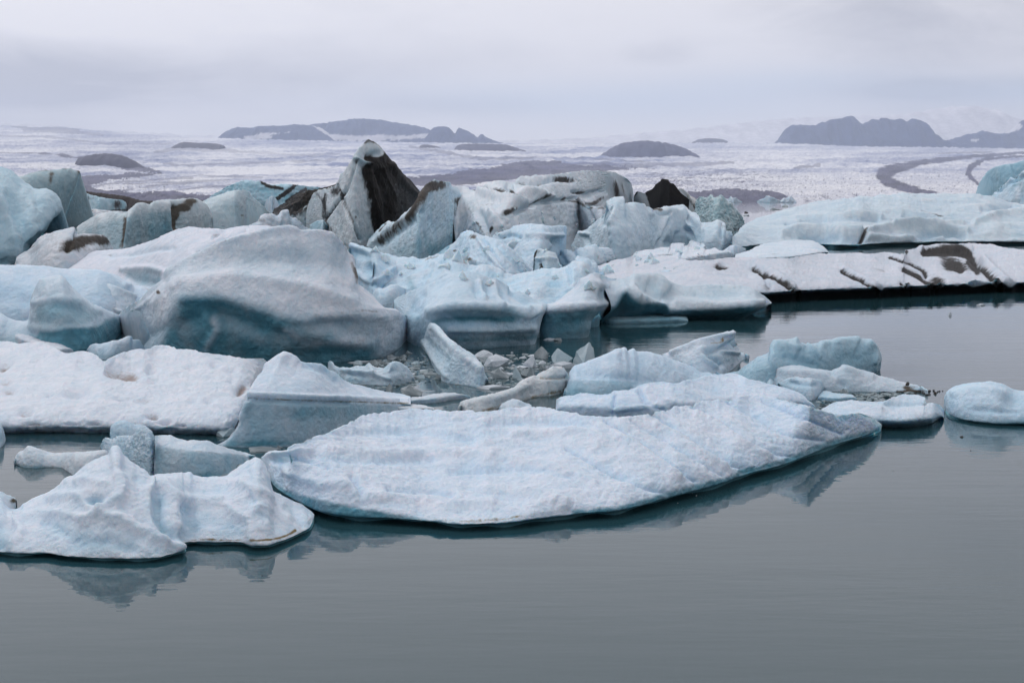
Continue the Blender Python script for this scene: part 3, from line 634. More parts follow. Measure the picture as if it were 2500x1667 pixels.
# the pinnacle
ice("iceberg", "tall pointed black and white banded ice pinnacle, the highest berg in the lagoon", "iceberg",
    ["744,542 775,560 810,585 835,594 862,600 905,596 950,592 1000,575 1035,545",
     "745,530 750,510 754,496 762,478 772,466 795,460 815,454 822,447 826,438 834,425 842,415 850,403 858,390 864,378 870,366 876,358 884,351 892,345 901,342 912,345 923,351 931,356 937,363 944,375 951,388 965,402 979,416 994,432 1010,447 1018,458 1031,472 1036,500 1037,530"],
    off=5, dmul=1.05, prof=3, back=0.5, rel=[("f", 90, 6, 1, 1), ("r", 34, 2.6, 1, 1)], tint=0.12, wcol=(0.74, 0.74, 0.75), tcol=(0.38, 0.48, 0.50), tn=0.4,
    bumps="l 7,9 896,400 900,450 915,520 935,575;l 10,-8 925,425 940,480 950,540;l 4,-6 868,400 842,470 820,500 795,535;l 4,-5 825,455 850,520 880,585;l 5,8 870,392 893,402;l 8,7 955,405 990,450 1020,480;l 8,-6 900,385 925,375;k 5,5 935,410 965,500 950,560",
    teal="o 905,372,16,8,0.5,-20;l 4,0.4 864,388 890,400;o 910,580,24,10,0.7;o 880,375,10,20,0.25",
    dirt="l 12,1.0 985,430 1012,470 1020,500;p 0.9 905,400 940,385 1030,480 1030,520 960,565 925,560;l 14,1.15 903,392 898,420 905,460 914,500 922,540 932,570;p 1.05 925,385 944,386 968,408 1000,440 1024,474 1028,505 1000,540 960,558 940,545 925,500;p 1.15 905,388 945,378 965,400 990,430 975,430 950,410 925,412 912,440 903,430;l 5,0.95 940,360 955,392 1000,442;o 890,346,26,6,0.75;l 5,0.7 910,345 935,358;l 3,0.55 870,395 845,465 815,505 790,545;l 4,0.6 826,450 836,490 858,540 880,584;l 5,0.6 795,475 790,520 808,562;o 818,468,12,14,0.85;l 5,-1.3 935,425 938,450 952,480;l 5,-1.1 965,450 985,500 975,530;l 4,-0.9 1000,470 1010,500;l 3,-0.9 950,500 965,540;o 870,530,4,4,0.6;l 5,0.5 772,470 790,495 800,530;o 922,545,16,40,0.7", dn=0.25, grain=1.3, dirtc=(0.010, 0.009, 0.008))
ice("iceberg", "tilted pale ice slab with grey brown soiled edges leaning right of the pinnacle", "iceberg",
    ["897,598 912,612 935,622 986,640 1021,648 1055,634 1101,603 1140,575 1166,552",
     "898,590 905,580 922,561 940,545 950,541 960,549 971,545 985,530 1003,510 1016,495 1028,472 1034,458 1042,447 1052,441 1063,437 1075,441 1094,441 1102,450 1112,463 1124,476 1136,486 1150,500 1161,515 1166,530 1165,540"],
    off=4, dmul=1.5, grit=1.5, prof=5, back=0.5, rel=[("f", 90, 4, 1, 1), ("r", 26, 1.8, 1, 1)], tint=0.5, wcol=(0.74, 0.77, 0.80), tcol=(0.48, 0.66, 0.73),
    bumps="l 10,6 905,600 950,560 1010,520 1040,470;l 9,-5 930,600 985,560 1030,520;l 8,5 1108,465 1140,500 1150,540;o 1050,560,30,40,-5", teal="p 0.55 960,615 1010,590 1040,560 1060,590 1100,570 1135,560 1120,590 1060,625 1015,640;o 1060,612,26,14,0.6",
    dirt="o 1060,455,32,13,0.8,-10;l 9,0.5 1032,465 1010,520 965,560 930,590;o 1130,515,18,22,0.95;o 1122,490,16,8,0.6;o 1138,545,16,10,0.6;l 3,0.6 945,548 930,565", dirtc=(0.038, 0.034, 0.03), dn=0.3)
ice("iceberg", "teal clear ice wedge under the right edge of the tilted slab", "iceberg",
    ["1030,655 1070,660 1110,655", "1035,635 1065,622 1095,600 1115,590 1130,575"], off=3, rel=SMO, tint=1, tcol=(0.16, 0.36, 0.44))
# big flat topped berg
ice("iceberg", "broad flat topped white iceberg with grey ash rolls and a sheer right end", "iceberg",
    ["1115,600 1200,610 1300,600 1400,570 1480,545 1520,520 1550,498",
     "1112,590 1150,560 1200,535 1250,505 1300,500 1340,484 1400,478 1450,470 1490,462 1515,450 1545,462",
     "1100,458 1112,452 1147,454 1165,452 1180,448 1220,437 1250,441 1253,435 1265,430 1288,428 1330,427 1368,422 1400,418 1428,416 1460,416 1491,418 1502,420 1512,424 1522,430 1533,435 1541,446 1546,462 1548,490"],
    gs=[0, 0.12, 1.0], off=34, dmul=1.35, grit=1.6, bk_=2.4, rel=[("f", 60, 6, 1.6, 1), ("b", 26, 4.2, 1.5, 1.5)], tint=0.16, tn=0.3, wcol=(0.80, 0.81, 0.84), tcol=(0.46, 0.58, 0.62),
    bumps="l 5,-6 1150,455 1200,462 1240,480;l 6,-7 1240,455 1265,475 1300,500;l 5,-6 1255,440 1310,447 1360,438 1400,440;l 5,-6 1400,468 1430,473 1470,466;l 6,8 1250,470 1310,475 1340,482;l 7,7 1170,470 1230,488 1290,500;l 8,-8 1495,440 1510,475;l 8,9 1530,445 1542,485;l 5,-5 1300,495 1370,490 1440,478;l 9,-5 1170,520 1190,560 1220,590;l 9,6 1200,520 1230,590;o 1430,500,26,14,7;l 5,-5 1260,520 1300,500",
    dirt="l 6,0.75 1155,458 1200,462 1228,470;o 1250,482,22,8,0.85,30;o 1245,515,20,8,0.75,-25;l 4,0.5 1262,441 1282,442;o 1380,436,26,5,0.85,8;o 1322,446,10,3,0.6;o 1420,470,16,3,0.8;l 4,0.55 1290,500 1330,482;l 4,0.6 1380,485 1430,500 1450,495;l 7,0.75 1500,448 1505,480;l 3,0.6 1518,445 1524,475;o 1198,558,7,5,0.9;o 1460,490,22,5,0.6,-30;l 3,0.45 1165,545 1180,570;o 1190,500,20,4,0.4", teal="l 8,0.4 1534,450 1538,490;o 1415,525,18,10,0.25;o 1350,545,40,20,0.15", dirtc=(0.035, 0.032, 0.03), dn=0.3)
ice("iceberg", "small pale blue ice plate lying on the lower flank of the flat topped berg", "iceberg",
    ["1392,552 1420,556 1450,545", "1393,525 1403,522 1415,518 1430,520 1441,527 1446,535"], off=2.5, rel=SMO, tint=0.5, res=1.5)
# black pyramid and mound
ice("iceberg", "jagged lacy grey green ice mound right of the black pyramid", "iceberg",
    ["1690,560 1740,575 1795,572 1820,552", "1698,500 1703,484 1712,478 1722,482 1730,478 1736,474 1741,480 1748,478 1754,476 1760,472 1767,478 1773,487 1783,494 1790,502 1800,510 1808,524 1815,535 1817,545 1808,556"],
    off=7, rel=[("f", 40, 4, 1, 1), ("b", 16, 5.0, 1, 1), ("r", 8, 1.0, 1, 1)], tint=0.55, wcol=(0.58, 0.64, 0.64), tcol=(0.30, 0.44, 0.46), tn=0.5, dents=0.9, dirt="o 1800,560,16,6,0.6;o 1735,540,18,6,0.4", res=1.7)
ice("iceberg", "black ash covered ice pyramid with one white corner", "iceberg",
    ["1546,506 1590,520 1640,530 1700,530 1720,525", "1547,490 1549,476 1555,467 1562,467 1572,470 1582,465 1590,462 1603,448 1612,441 1622,437 1632,441 1640,450 1650,462 1660,474 1675,488 1691,501 1703,513 1710,523"],
    off=5, dmul=1.3, prof=3, rel=[("f", 60, 4, 1, 1), ("r", 24, 1.6, 1, 1)], tint=0.05, wcol=(0.52, 0.50, 0.50), dirt="p 1.9 1583,440 1625,430 1720,530 1600,560 1588,500 1578,470;l 3,-0.35 1655,478 1700,518;o 1640,490,4,3,-0.5;l 3,0.8 1548,480 1560,466 1584,466", bumps="l 6,6 1624,440 1615,500;l 4,4 1640,452 1705,518", dn=0.1, dirtc=(0.008, 0.007, 0.006), sss=0.0, rough=0.8)
ice("iceberg", "brown grey soiled ice shoulder leaning against the right side of the black pyramid", "iceberg",
    ["1655,500 1700,540 1740,545 1760,530", "1655,462 1662,459 1672,464 1680,470 1690,480 1702,488 1715,494 1728,502 1738,512 1745,522 1750,532"],
    off=5, rel=[("f", 40, 3, 1, 1), ("r", 14, 2, 1, 1)], tint=0.0, wcol=(0.40, 0.38, 0.37), dirt="l 5,0.5 1668,468 1700,505 1720,530;o 1726,512,5,8,0.8;o 1708,500,8,5,0.6", bumps="l 5,5 1690,485 1712,520;l 4,-6 1722,500 1730,528", dirtc=(0.07, 0.062, 0.055), dn=0.5, res=1.6)
ice("iceberg", "big pale rounded iceberg with a curled horn in the middle distance", "iceberg",
    ["1395,600 1440,618 1502,632 1560,628 1600,615 1670,606 1720,612 1761,612 1782,606 1790,595",
     "1400,590 1408,576 1428,562 1445,550 1462,534 1477,518 1486,508 1488,498 1480,493 1485,486 1500,480 1512,477 1523,476 1522,486 1526,494 1535,493 1551,491 1562,493 1572,497 1583,505 1593,512 1605,511 1621,508 1640,504 1655,501 1669,499 1678,506 1686,515 1698,521 1709,527 1715,540 1725,541 1740,540 1752,537 1763,538 1770,543 1772,552 1770,562 1778,561 1785,566 1787,578 1788,590"],
    off=7, dmul=1.5, grit=1.2, prof=3, back=0.8, rel=[("f", 80, 9, 1, 1), ("f", 30, 2.5, 1, 1)], tint=0.35, tn=0.35, wcol=(0.74, 0.79, 0.83), tcol=(0.48, 0.62, 0.69),
    bumps="l 5,-11 1630,540 1618,570 1608,600;l 6,8 1622,535 1612,580;l 6,-9 1655,570 1650,600;o 1632,592,9,12,-11;l 4,-11 1676,556 1688,580;l 5,8 1665,520 1680,550;l 5,-8 1762,545 1760,580;o 1750,580,14,18,5;o 1520,560,34,24,6;l 5,-7 1432,578 1436,592;l 9,-6 1497,500 1475,545;o 1425,572,12,5,8;l 8,6 1500,500 1490,540;l 10,6 1590,520 1640,515 1690,530;l 3,-6 1590,518 1620,525 1634,522;o 1700,560,20,20,-4",
    teal="o 1690,585,22,8,0.55,-25;o 1665,580,14,6,0.35;o 1540,600,60,12,0.15;o 1430,582,7,9,0.5;l 4,0.3 1612,570 1604,600;o 1655,598,16,8,0.5", dirt="o 1428,548,14,3,0.6,-20;l 3,0.6 1592,512 1612,517;l 3,0.35 1762,542 1770,556;o 1690,578,5,3,0.3", dn=0.1, dirtc=(0.08, 0.075, 0.07))
ice("ice_floe", "small white ice cap with a dark underside in the saddle behind the horned berg", "ice floe",
    ["1590,520 1606,522 1622,516", "1592,512 1606,508 1622,509"], off=1.5, rel=FL, tint=0.1, dirt="l 3,0.7 1594,516 1606,519", res=1.5)
# wide flat berg right
ice("iceberg", "very wide low pale iceberg with soft rolling hollows across the right side", "iceberg",
    ["1786,606 1856,598 1950,597 2010,596 2060,598 2102,597 2150,594 2221,592 2350,590 2500,590 2720,592",
     "1788,578 1800,566 1814,551 1849,530 1875,524 1898,515 1920,508 1940,502 1970,495 1996,489 2035,485 2074,483 2100,478 2120,480 2150,474 2172,474 2200,469 2235,469 2280,471 2326,473 2370,472 2414,476 2450,488 2500,498 2600,505 2720,530"],
    off=34, prof=1.7, under=(0.35, 2.2), back=0.6, rel=[("f", 110, 7, 1.5, 1), ("b", 40, 5.0, 1.8, 1.5), ("f", 12, 0.8, 1.5, 1)], tint=0.32, tn=0.6, wcol=(0.68, 0.74, 0.78), tcol=(0.42, 0.54, 0.62), bk_=1.6, dents=0.6,
    bumps="l 8,9 1910,575 1960,560 2040,562 2100,566 2200,552 2300,556 2360,565;l 9,-7 1960,585 2040,580 2100,588;l 9,-9 2240,585 2330,568 2352,575;l 7,7 2120,580 2200,585 2300,578;l 6,-6 1960,540 2060,530 2140,536;l 6,6 2020,530 2100,522 2150,530;l 4,-8 2108,563 2104,584;l 5,6 2180,555 2350,545;l 7,-7 2400,510 2470,505;l 6,-6 2210,525 2290,540;o 2430,560,34,14,7;l 7,7 2380,545 2440,522 2500,515;l 4,-5 1920,545 2000,548",
    teal="o 1970,580,46,9,0.2;o 2310,570,46,10,0.3;o 2050,590,60,5,0.2;o 2480,575,30,5,0.3", dirt="l 4,0.9 2110,564 2106,585;l 2,0.7 2250,512 2280,522 2302,529;l 3,0.3 2380,540 2430,530;l 3,0.4 1840,598 1870,596;o 2235,478,6,3,0.5", dn=0.12, dirtc=(0.06, 0.06, 0.06))
# striped floe right
ice("ice_floe", "flat white floe slab with a ragged right tip behind the striped floe", "ice floe",
    ["1790,640 1900,636 1960,630 2024,615", "1795,620 1830,610 1860,596 1895,590 1933,586 1960,585 1982,587 1994,592 2003,597 2012,603 2021,613"],
    zs=[0, 0.9], edge=0.15, under=(0.2, 1.0), rel=FL, tint=0.12, dirt="l 3,0.2 1820,632 1900,620", dn=0.2)
ice("ice_floe", "long whitish floe with slanting grey cracks and black ash hollows", "ice floe",
    ["1430,690 1500,690 1600,705 1700,718 1780,724 1870,722 1947,717 2010,714 2060,712 2140,710 2200,707 2277,704 2360,700 2438,697 2500,696 2620,692 2760,690",
     "1440,650 1470,645 1500,634 1530,629 1551,620 1600,622 1640,626 1700,634 1760,630 1800,625 1860,628 1919,629 1960,622 2010,617 2050,617 2091,615 2126,617 2168,613 2200,620 2209,620 2210,610 2230,606 2252,600 2290,597 2326,598 2350,594 2375,592 2400,594 2424,595 2450,602 2500,609 2600,618 2760,640"],
    zfl=0.08, zs=[0, 1.7], edge=0.12, under=(0.40, 1.5), rel=[("f", 60, 4, 1, 2), ("b", 18, 2.2, 1, 3)], tint=0.04, tn=0.25, wcol=(0.66, 0.66, 0.71), tcol=(0.52, 0.57, 0.63),
    bumps="k 6,-8 1838,650 1870,668 1905,685 1951,716;k 5,-7 2054,660 2085,676 2115,692 2146,710;k 5,-7 2172,627 2215,640 2262,662;k 6,-8 2205,656 2240,672 2280,702;k 8,-12 2375,630 2400,655 2425,680 2442,696;l 8,-12 2260,668 2300,690;l 9,-14 2260,612 2320,612 2370,620 2390,640;l 9,-12 2310,640 2345,655;l 6,9 2250,607 2310,602 2370,607;l 5,8 1848,645 1890,664 1940,700;l 5,7 2062,655 2110,680 2150,702;l 8,9 2400,630 2440,670 2470,695;k 5,-9 2200,688 2224,705;o 2385,690,26,10,-9;l 5,-6 1860,660 1880,700;o 1830,660,30,20,-6;o 1762,650,14,6,-10",
    dirt="l 5,0.95 1838,650 1870,668 1905,685 1951,716;l 4,0.95 2054,660 2085,676 2115,692 2146,710;l 4,0.9 2172,627 2215,640 2262,662;l 6,1.2 2207,657 2240,672 2280,702;o 2288,685,22,12,1.1,25;l 7,1.3 2255,616 2285,610 2330,608 2362,616 2374,626;l 8,1.3 2300,618 2330,612 2366,622;o 2330,645,30,12,1.5,20;o 2318,655,14,8,0.8;l 7,1.4 2366,640 2385,662;l 8,0.9 2380,635 2400,655 2425,680 2442,696;o 2212,616,6,5,1.0;o 1870,705,16,10,0.4,40;l 3,0.9 2200,688 2224,705;o 2390,690,16,6,0.3;o 1880,695,8,8,0.35;o 1762,652,13,5,1.7;o 1752,646,10,5,0.7;l 3,0.25 2100,648 2160,662", dn=0.16, dirtc=(0.022, 0.021, 0.021), res=2.2)  # besides ash, the long stroke down the right gully paints its shade
# centre ice field behind the arch
ice("iceberg", "low blue scalloped ice hump with a pool at its right end, below the horned berg", "iceberg",
    ["1352,645 1400,650 1450,648 1480,642 1505,632", "1355,630 1362,612 1380,608 1400,612 1420,603 1438,597 1452,596 1462,603 1480,603 1492,608 1500,618 1503,626"],
    off=5, rel=[("f", 50, 4, 1, 1), ("r", 16, 2.5, 0.7, 1)], tint=0.5, tn=0.4, bumps="l 6,-5 1365,615 1380,640;l 5,-4 1400,615 1420,640", dirt="o 1488,640,12,5,0.7;l 3,0.3 1380,646 1460,642")
ice("iceberg", "broad pale blue ice hill with an overhanging right lip, left of the scalloped hump", "iceberg",
    ["1195,640 1250,660 1300,665 1350,650 1380,632", "1200,578 1212,570 1235,561 1262,548 1290,543 1320,546 1345,551 1368,547 1382,549 1384,560 1375,572 1374,582 1380,592 1378,602 1372,612"],
    off=8, rel=[("f", 60, 6, 1, 1), ("r", 24, 1.8, 1, 1)], tint=0.5, tn=0.45, tcol=(0.46, 0.66, 0.77), bumps="l 5,-6 1220,582 1250,575 1268,578;l 7,-8 1350,585 1358,600 1350,615;o 1362,590,8,10,-9;l 5,7 1290,575 1340,576 1372,574", teal="o 1360,592,11,12,0.35", dirt="o 1228,579,10,3,0.6,-20;o 1266,578,6,3,0.5", dn=0.12)
ice("iceberg", "sloping blue white ice flank with fine slanting grooves in the centre", "iceberg",
    ["1075,680 1150,700 1220,712 1300,705 1330,690", "1085,618 1098,602 1115,585 1130,566 1140,561 1147,560 1160,566 1175,572 1196,577 1215,584 1231,591 1250,605 1262,618 1280,635 1300,655 1318,672 1328,684"],
    off=7, dmul=1.6, grit=1.7, rel=[("f", 60, 5, 1, 1), ("r", 22, 2.6, 0.6, 1.2)], tint=0.5, tn=0.45, tcol=(0.46, 0.67, 0.78), bumps="l 4,-5 1180,585 1215,630 1240,660;l 4,5 1165,580 1200,630 1230,665;l 4,-4 1215,600 1260,650 1290,680;o 1160,640,16,8,6", dirt="o 1157,580,10,6,0.5;o 1150,635,16,5,0.5,20;l 3,0.45 1100,590 1090,600;o 1110,612,6,3,0.6", dn=0.22, dirtc=(0.1, 0.095, 0.09))
ice("iceberg", "fractured ice block with a black soiled left edge in the central ice jumble", "iceberg",
    ["1300,700 1330,712 1375,705", "1303,630 1305,618 1310,609 1318,606 1335,610 1356,615 1362,630 1368,645 1378,668 1384,690"],
    off=3, rel=[("f", 40, 3, 1, 1)], tint=0.45, wcol=(0.68, 0.7, 0.72), tcol=(0.42, 0.58, 0.63), dirt="l 4,0.8 1308,612 1305,635;l 4,0.9 1318,645 1322,668;o 1316,614,8,6,0.4", res=1.7, bumps="l 3,-5 1318,640 1325,668;l 4,5 1312,632 1355,632", teal="o 1340,660,20,18,0.2")
ice("iceberg", "long low blue white ice bank filling the centre, behind the domed berg", "iceberg",
    ["905,735 1000,745 1100,760 1200,770 1300,775 1400,770 1480,740", "912,640 925,614 945,617 972,624 1000,626 1030,630 1060,622 1098,616 1120,625 1150,645 1190,650 1215,660 1240,676 1262,668 1290,662 1330,655 1370,652 1390,640 1400,634 1410,636 1422,630 1432,630 1444,637 1455,642 1462,660 1475,662"],
    off=10, dmul=1.5, grit=1.7, rel=[("f", 50, 8, 1, 1), ("b", 24, 3.4, 1, 1)], tint=0.5, tn=0.5, tcol=(0.44, 0.66, 0.77),
    bumps="l 7,7 1150,665 1200,655 1240,680;l 7,-8 1080,640 1110,660 1170,670;o 1200,675,24,8,-6;l 6,6 1050,640 1080,650;l 8,-6 1260,700 1290,690;o 1420,660,16,20,7;o 1350,700,30,18,-7;o 1310,712,26,20,6;l 5,-5 1385,655 1395,690;o 975,650,20,12,5", teal="o 1200,677,34,9,0.35;l 8,0.4 998,680 1010,710;o 1420,665,14,16,0.15;o 1345,705,20,16,0.2", dirt="o 1130,640,16,5,0.4;l 3,0.3 1040,635 1070,625", dn=0.15, dirtc=(0.12, 0.11, 0.1))
ice("ice_floe", "bright white broken ice slabs stacked in front of the horned berg", "ice floe",
    ["1540,660 1620,655 1700,645 1790,625", "1545,622 1558,613 1590,608 1615,604 1635,602 1638,594 1668,593 1674,600 1690,584 1704,581 1708,590 1722,600 1722,610 1740,606 1765,612 1785,605 1800,603"],
    zs=[0, 0.9], edge=0.5, rel=[("f", 30, 4, 1, 1), ("r", 12, 1.5, 1, 1)], tint=0.08, wcol=(0.78, 0.79, 0.84), dirt="l 3,0.45 1600,625 1650,620;l 3,0.4 1680,628 1720,626", bumps="l 3,-6 1668,600 1660,625;l 3,-5 1705,593 1722,605", res=1.7)
sl = [("1672,601 1690,583 1704,580 1707,592 1690,600", "tilted square bright ice slab standing highest in the broken slab heap", "1670,604 1690,606 1710,602"),
      ("1634,603 1640,594 1668,592 1674,600 1672,606", "flat bright ice slab left of the tilted square one in the heap", "1632,612 1650,616 1676,610"),
      ("1704,594 1718,598 1724,604 1722,612", "small angular bright slab right of the tilted square one", "1700,616 1712,620 1724,615"),
      ("1762,616 1775,604 1790,597 1805,600 1822,608", "wide thin bright slab at the right end of the broken slab heap", "1758,622 1790,626 1822,612"),
      ("1572,601 1580,598 1600,604 1620,604", "thin pale plate poking out left of the broken slab heap", "1570,604 1596,610 1622,607")]
for c_, lb, f_ in sl:
    ice("ice_slab", lb, "ice slab", [f_, c_], off=1.2, rel=[("f", 20, 0.8, 1, 1)], tint=0.1, wcol=(0.8, 0.81, 0.86), res=1.2, back=0.4)
# lavender floe and long blue berg on the left
ice("ice_floe", "large lavender white sloping floe rising to the right behind the big leaning berg", "ice floe",
    ["130,660 200,668 300,690 400,715 560,730 760,720", "138,644 155,632 175,621 200,615 224,611 260,610 291,608 310,605 323,601 345,594 372,585 400,572 435,557 450,553 466,551 490,554 519,556 545,558 570,553 596,550 640,548 700,560 780,580"],
    off=14, prof=1.4, rel=[("f", 80, 4, 1.4, 1), ("r", 26, 1.0, 1.5, 1)], tint=0.12, tn=0.2, wcol=(0.76, 0.75, 0.81),
    bumps="l 6,-5 330,620 380,610 420,605;l 5,-4 270,625 320,622;k 3,-6 480,615 540,585 600,562;l 4,-5 520,580 545,568;l 8,7 300,660 350,655 400,665;l 12,-9 320,680 380,690;l 6,4 480,565 540,572", teal="p 0.5 292,662 330,660 392,658 400,668 375,700 330,690;o 440,560,60,6,0.15", dirt="l 3,0.25 480,615 540,585 600,562;o 270,622,20,3,0.3;o 530,575,16,4,0.3,-15;o 450,615,4,2,0.4", dn=0.08, dirtc=(0.12, 0.11, 0.11))
ice("iceberg", "long smooth pale blue berg lying behind the cone shaped ice at the left", "iceberg",
    ["-120,790 0,790 120,790 230,790 360,770", "-120,650 -40,650 0,650 40,651 84,653 140,657 196,660 225,661 249,663 270,668 288,676 303,686 316,696 330,702 352,704 366,712"],
    off=6, prof=3, rel=SMO, tint=0.55, tn=0.3, tcol=(0.44, 0.62, 0.74), wcol=(0.72, 0.77, 0.84),
    bumps="l 10,6 0,657 100,660 230,668 310,700;o 20,720,40,26,-9;o 160,690,30,26,-7;l 8,6 300,702 345,708;o 65,730,14,16,-5", teal="o 260,705,44,16,0.2;o 10,740,60,20,0.15;o 160,700,26,26,0.15")
ice("iceberg", "small rounded pale blue ice lobe between the cone and the big leaning berg", "iceberg",
    ["228,780 270,785 320,780 350,762", "231,745 232,728 236,712 242,702 252,698 266,696 282,698 294,702 310,709 325,718 338,726 346,740"],
    off=2.5, prof=3, rel=SMO, tint=0.4, tcol=(0.44, 0.62, 0.74), bumps="l 7,6 238,710 232,740;l 5,6 260,700 330,725;o 280,735,20,14,-5;l 4,5 270,755 300,765")
ice("iceberg", "smooth cone shaped blue grey iceberg with a dark teal foot", "iceberg",
    ["-90,838 0,840 60,846 120,862 160,864 215,860 260,845 290,820 308,796", "-90,780 -40,765 0,762 20,776 50,786 72,780 78,750 80,725 84,712 90,695 95,685 102,677 110,672 119,669 133,668 147,669 157,680 168,695 182,709 196,721 212,731 228,741 260,755 291,769 303,780 309,790"],
    off=3.2, prof=3.5, bk_=0.8, bw=1.4, smooth=3, rel=[("f", 100, 5, 1, 1), ("f", 36, 1.2, 1, 1)], tint=0.35, tn=0.25, wcol=(0.68, 0.74, 0.80), tcol=(0.40, 0.56, 0.64),
    bumps="l 9,8 105,690 92,730 85,775;l 12,-8 120,740 160,745 200,760;l 7,7 90,740 140,730 190,738 240,760;l 8,6 0,778 60,795 140,805 220,800;l 12,-6 20,815 80,820;l 9,5 150,690 200,735", teal="p12 0.55 100,750 130,738 180,736 215,755 240,765 215,790 160,805 100,800 85,780;o 210,840,110,22,1.1;p 0.9 60,835 100,810 220,800 280,775 310,795 290,830 200,870 100,870;o 20,835,60,18,0.6")
# the main berg
ice("iceberg", "biggest nearby iceberg, a leaning grey white slab with a dark teal undercut lower half", "iceberg",
    ["338,806 346,850 360,872 420,884 500,888 600,889 652,890 720,892 800,890 850,886 924,878 960,862 985,842 1000,818",
     "336,796 344,806 356,812 372,818 392,800 420,752 440,738 456,727 490,722 526,722 560,729 596,740 650,754 700,764 747,771 800,766 845,760 900,757 951,759 985,772 1001,794",
     "290,771 292,764 298,757 318,742 340,729 358,708 378,691 396,676 400,667 403,659 420,646 438,634 455,626 473,620 500,607 526,595 553,586 579,577 605,571 635,563 660,555 685,550 712,549 722,553 733,559 755,559 775,558 793,560 810,565 822,573 831,584 837,592 845,598 849,604 852,609 860,614 868,621 870,636 870,651 871,670 873,689 886,701 902,714 913,725 923,738 927,748 931,756 955,758 979,763 990,770 1000,784"],
    gs=[0.22, 0.0, 1.0], off=2.3, grit=1.2, bk_=0.85, smooth=3, back=0.6, rel=[("f", 130, 7, 1.4, 1), ("f", 40, 2.2, 1.8, 1), ("r", 14, 0.5, 2, 1)], tint=0.25, tn=0.5, wcol=(0.80, 0.80, 0.84), tcol=(0.46, 0.57, 0.63),
    bumps="o 640,632,170,34,-16;o 840,655,30,60,-6;l 16,12 380,740 440,690 560,670 700,690 860,735;l 18,-8 480,660 600,620 760,630 840,650;l 10,7 403,665 480,622 600,575 720,556 800,568 850,620 868,680;l 14,10 450,730 540,730 640,758 740,780 860,768 960,770;l 20,-14 450,790 520,770 600,790 680,820;l 12,9 510,840 530,800 500,780;l 16,10 680,790 740,815 830,830 900,840;l 16,-10 780,790 860,790;l 12,7 930,775 960,810 950,850;o 390,760,16,40,6;l 12,-6 350,830 400,800;l 14,-6 700,870 850,860;l 6,5 300,768 350,745 400,700",
    teal="p20 0.95 432,742 456,726 530,722 600,740 660,756 700,775 740,800 800,815 860,850 930,870 900,900 640,905 420,895 400,850 415,790;o 480,740,40,12,0.2;p14 0.35 350,800 410,795 420,890 340,870;o 760,785,60,12,0.3,5;o 870,800,60,16,0.35;o 620,615,120,24,0.15;l 10,-0.5 505,850 530,800 520,780;l 12,-0.55 700,805 760,835 840,835;l 14,-0.3 560,790 640,830;o 900,850,50,20,0.5",
    dirt="o 395,718,7,4,1.1,30;l 4,0.3 720,556 800,566 850,615 869,680;l 5,0.4 862,640 868,690;l 3,0.35 880,757 930,762;l 4,0.22 640,562 500,610;o 850,712,40,4,0.2;l 4,0.25 745,770 880,760", dn=0.1, dirtc=(0.09, 0.08, 0.072), res=2.4, round_=8)
# arch berg
ice("iceberg", "low arched iceberg with a dark cave and a blunt snout pointing right", "iceberg",
    ["1450,792 1500,792 1560,788 1640,784 1720,783 1800,783 1818,775 1840,760",
     "1492,752 1506,745 1520,722 1530,712 1540,724 1552,734 1565,737 1580,732 1593,738 1610,737 1624,741 1636,757 1680,756 1760,753 1820,750 1870,746 1883,741",
     "1470,690 1500,682 1520,678 1545,672 1570,668 1590,666 1608,670 1624,676 1634,683 1646,688 1665,694 1680,696 1700,694 1725,692 1750,691 1770,693 1800,694 1820,697 1838,702 1852,712 1866,722 1878,732 1884,739"],
    gs=[0.4, 0.0, 1.0], off=3.4, back=0.6, rel=[("f", 90, 5, 1.3, 1), ("f", 30, 1.8, 1, 1)], tint=0.3, tn=0.3, wcol=(0.68, 0.72, 0.76), tcol=(0.42, 0.56, 0.62),
    bumps="l 10,9 1550,680 1600,678 1630,700;l 12,-12 1580,700 1620,725;l 8,8 1545,700 1560,725;l 12,-6 1700,715 1800,715;l 8,6 1650,740 1760,745 1860,738", teal="p 1.0 1440,800 1480,762 1498,748 1520,715 1532,714 1548,732 1566,740 1600,740 1622,742 1636,760 1760,755 1880,746 1830,800 1460,810;o 1600,700,30,14,0.25;o 1660,715,40,10,0.15", dn=0.08)
ice("ice_floe", "pale ice shelf half awash inside the cave of the arched berg", "ice floe",
    ["1462,786 1500,790 1560,789 1620,787 1680,785", "1468,770 1485,764 1510,755 1535,746 1560,742 1590,741 1630,750 1680,765"],
    zs=[0, 0.55], edge=0.1, rel=SMO, tint=0.7, tcol=(0.26, 0.44, 0.5), wcol=(0.5, 0.62, 0.66), teal="o 1620,770,60,20,0.8;o 1480,785,40,6,0.5")
ice("iceberg", "thick ice pillar with a white cap over a teal flank, left leg of the arch", "iceberg",
    ["1304,815 1315,824 1350,827 1400,827 1436,822 1440,800 1458,788 1472,772 1490,762",
     "1318,768 1330,764 1350,759 1400,757 1440,756 1480,752 1500,742 1508,732 1513,726",
     "1340,752 1352,742 1372,726 1396,707 1415,688 1428,676 1440,667 1455,664 1470,668 1485,675 1505,679 1512,690 1517,704 1515,716 1514,724"],
    gs=[0.0, -0.05, 1.0], off=3.2, back=0.5, rel=[("f", 90, 4, 1, 1), ("f", 26, 1.2, 1, 1)], tint=0.2, wcol=(0.74, 0.77, 0.82), tn=0.25,
    bumps="l 9,7 1345,752 1420,748 1500,738;l 14,-5 1380,790 1440,780;l 12,8 1425,690 1490,700", teal="p 0.85 1300,768 1340,765 1400,760 1480,754 1516,730 1500,770 1440,835 1300,835;o 1460,715,50,12,0.15")
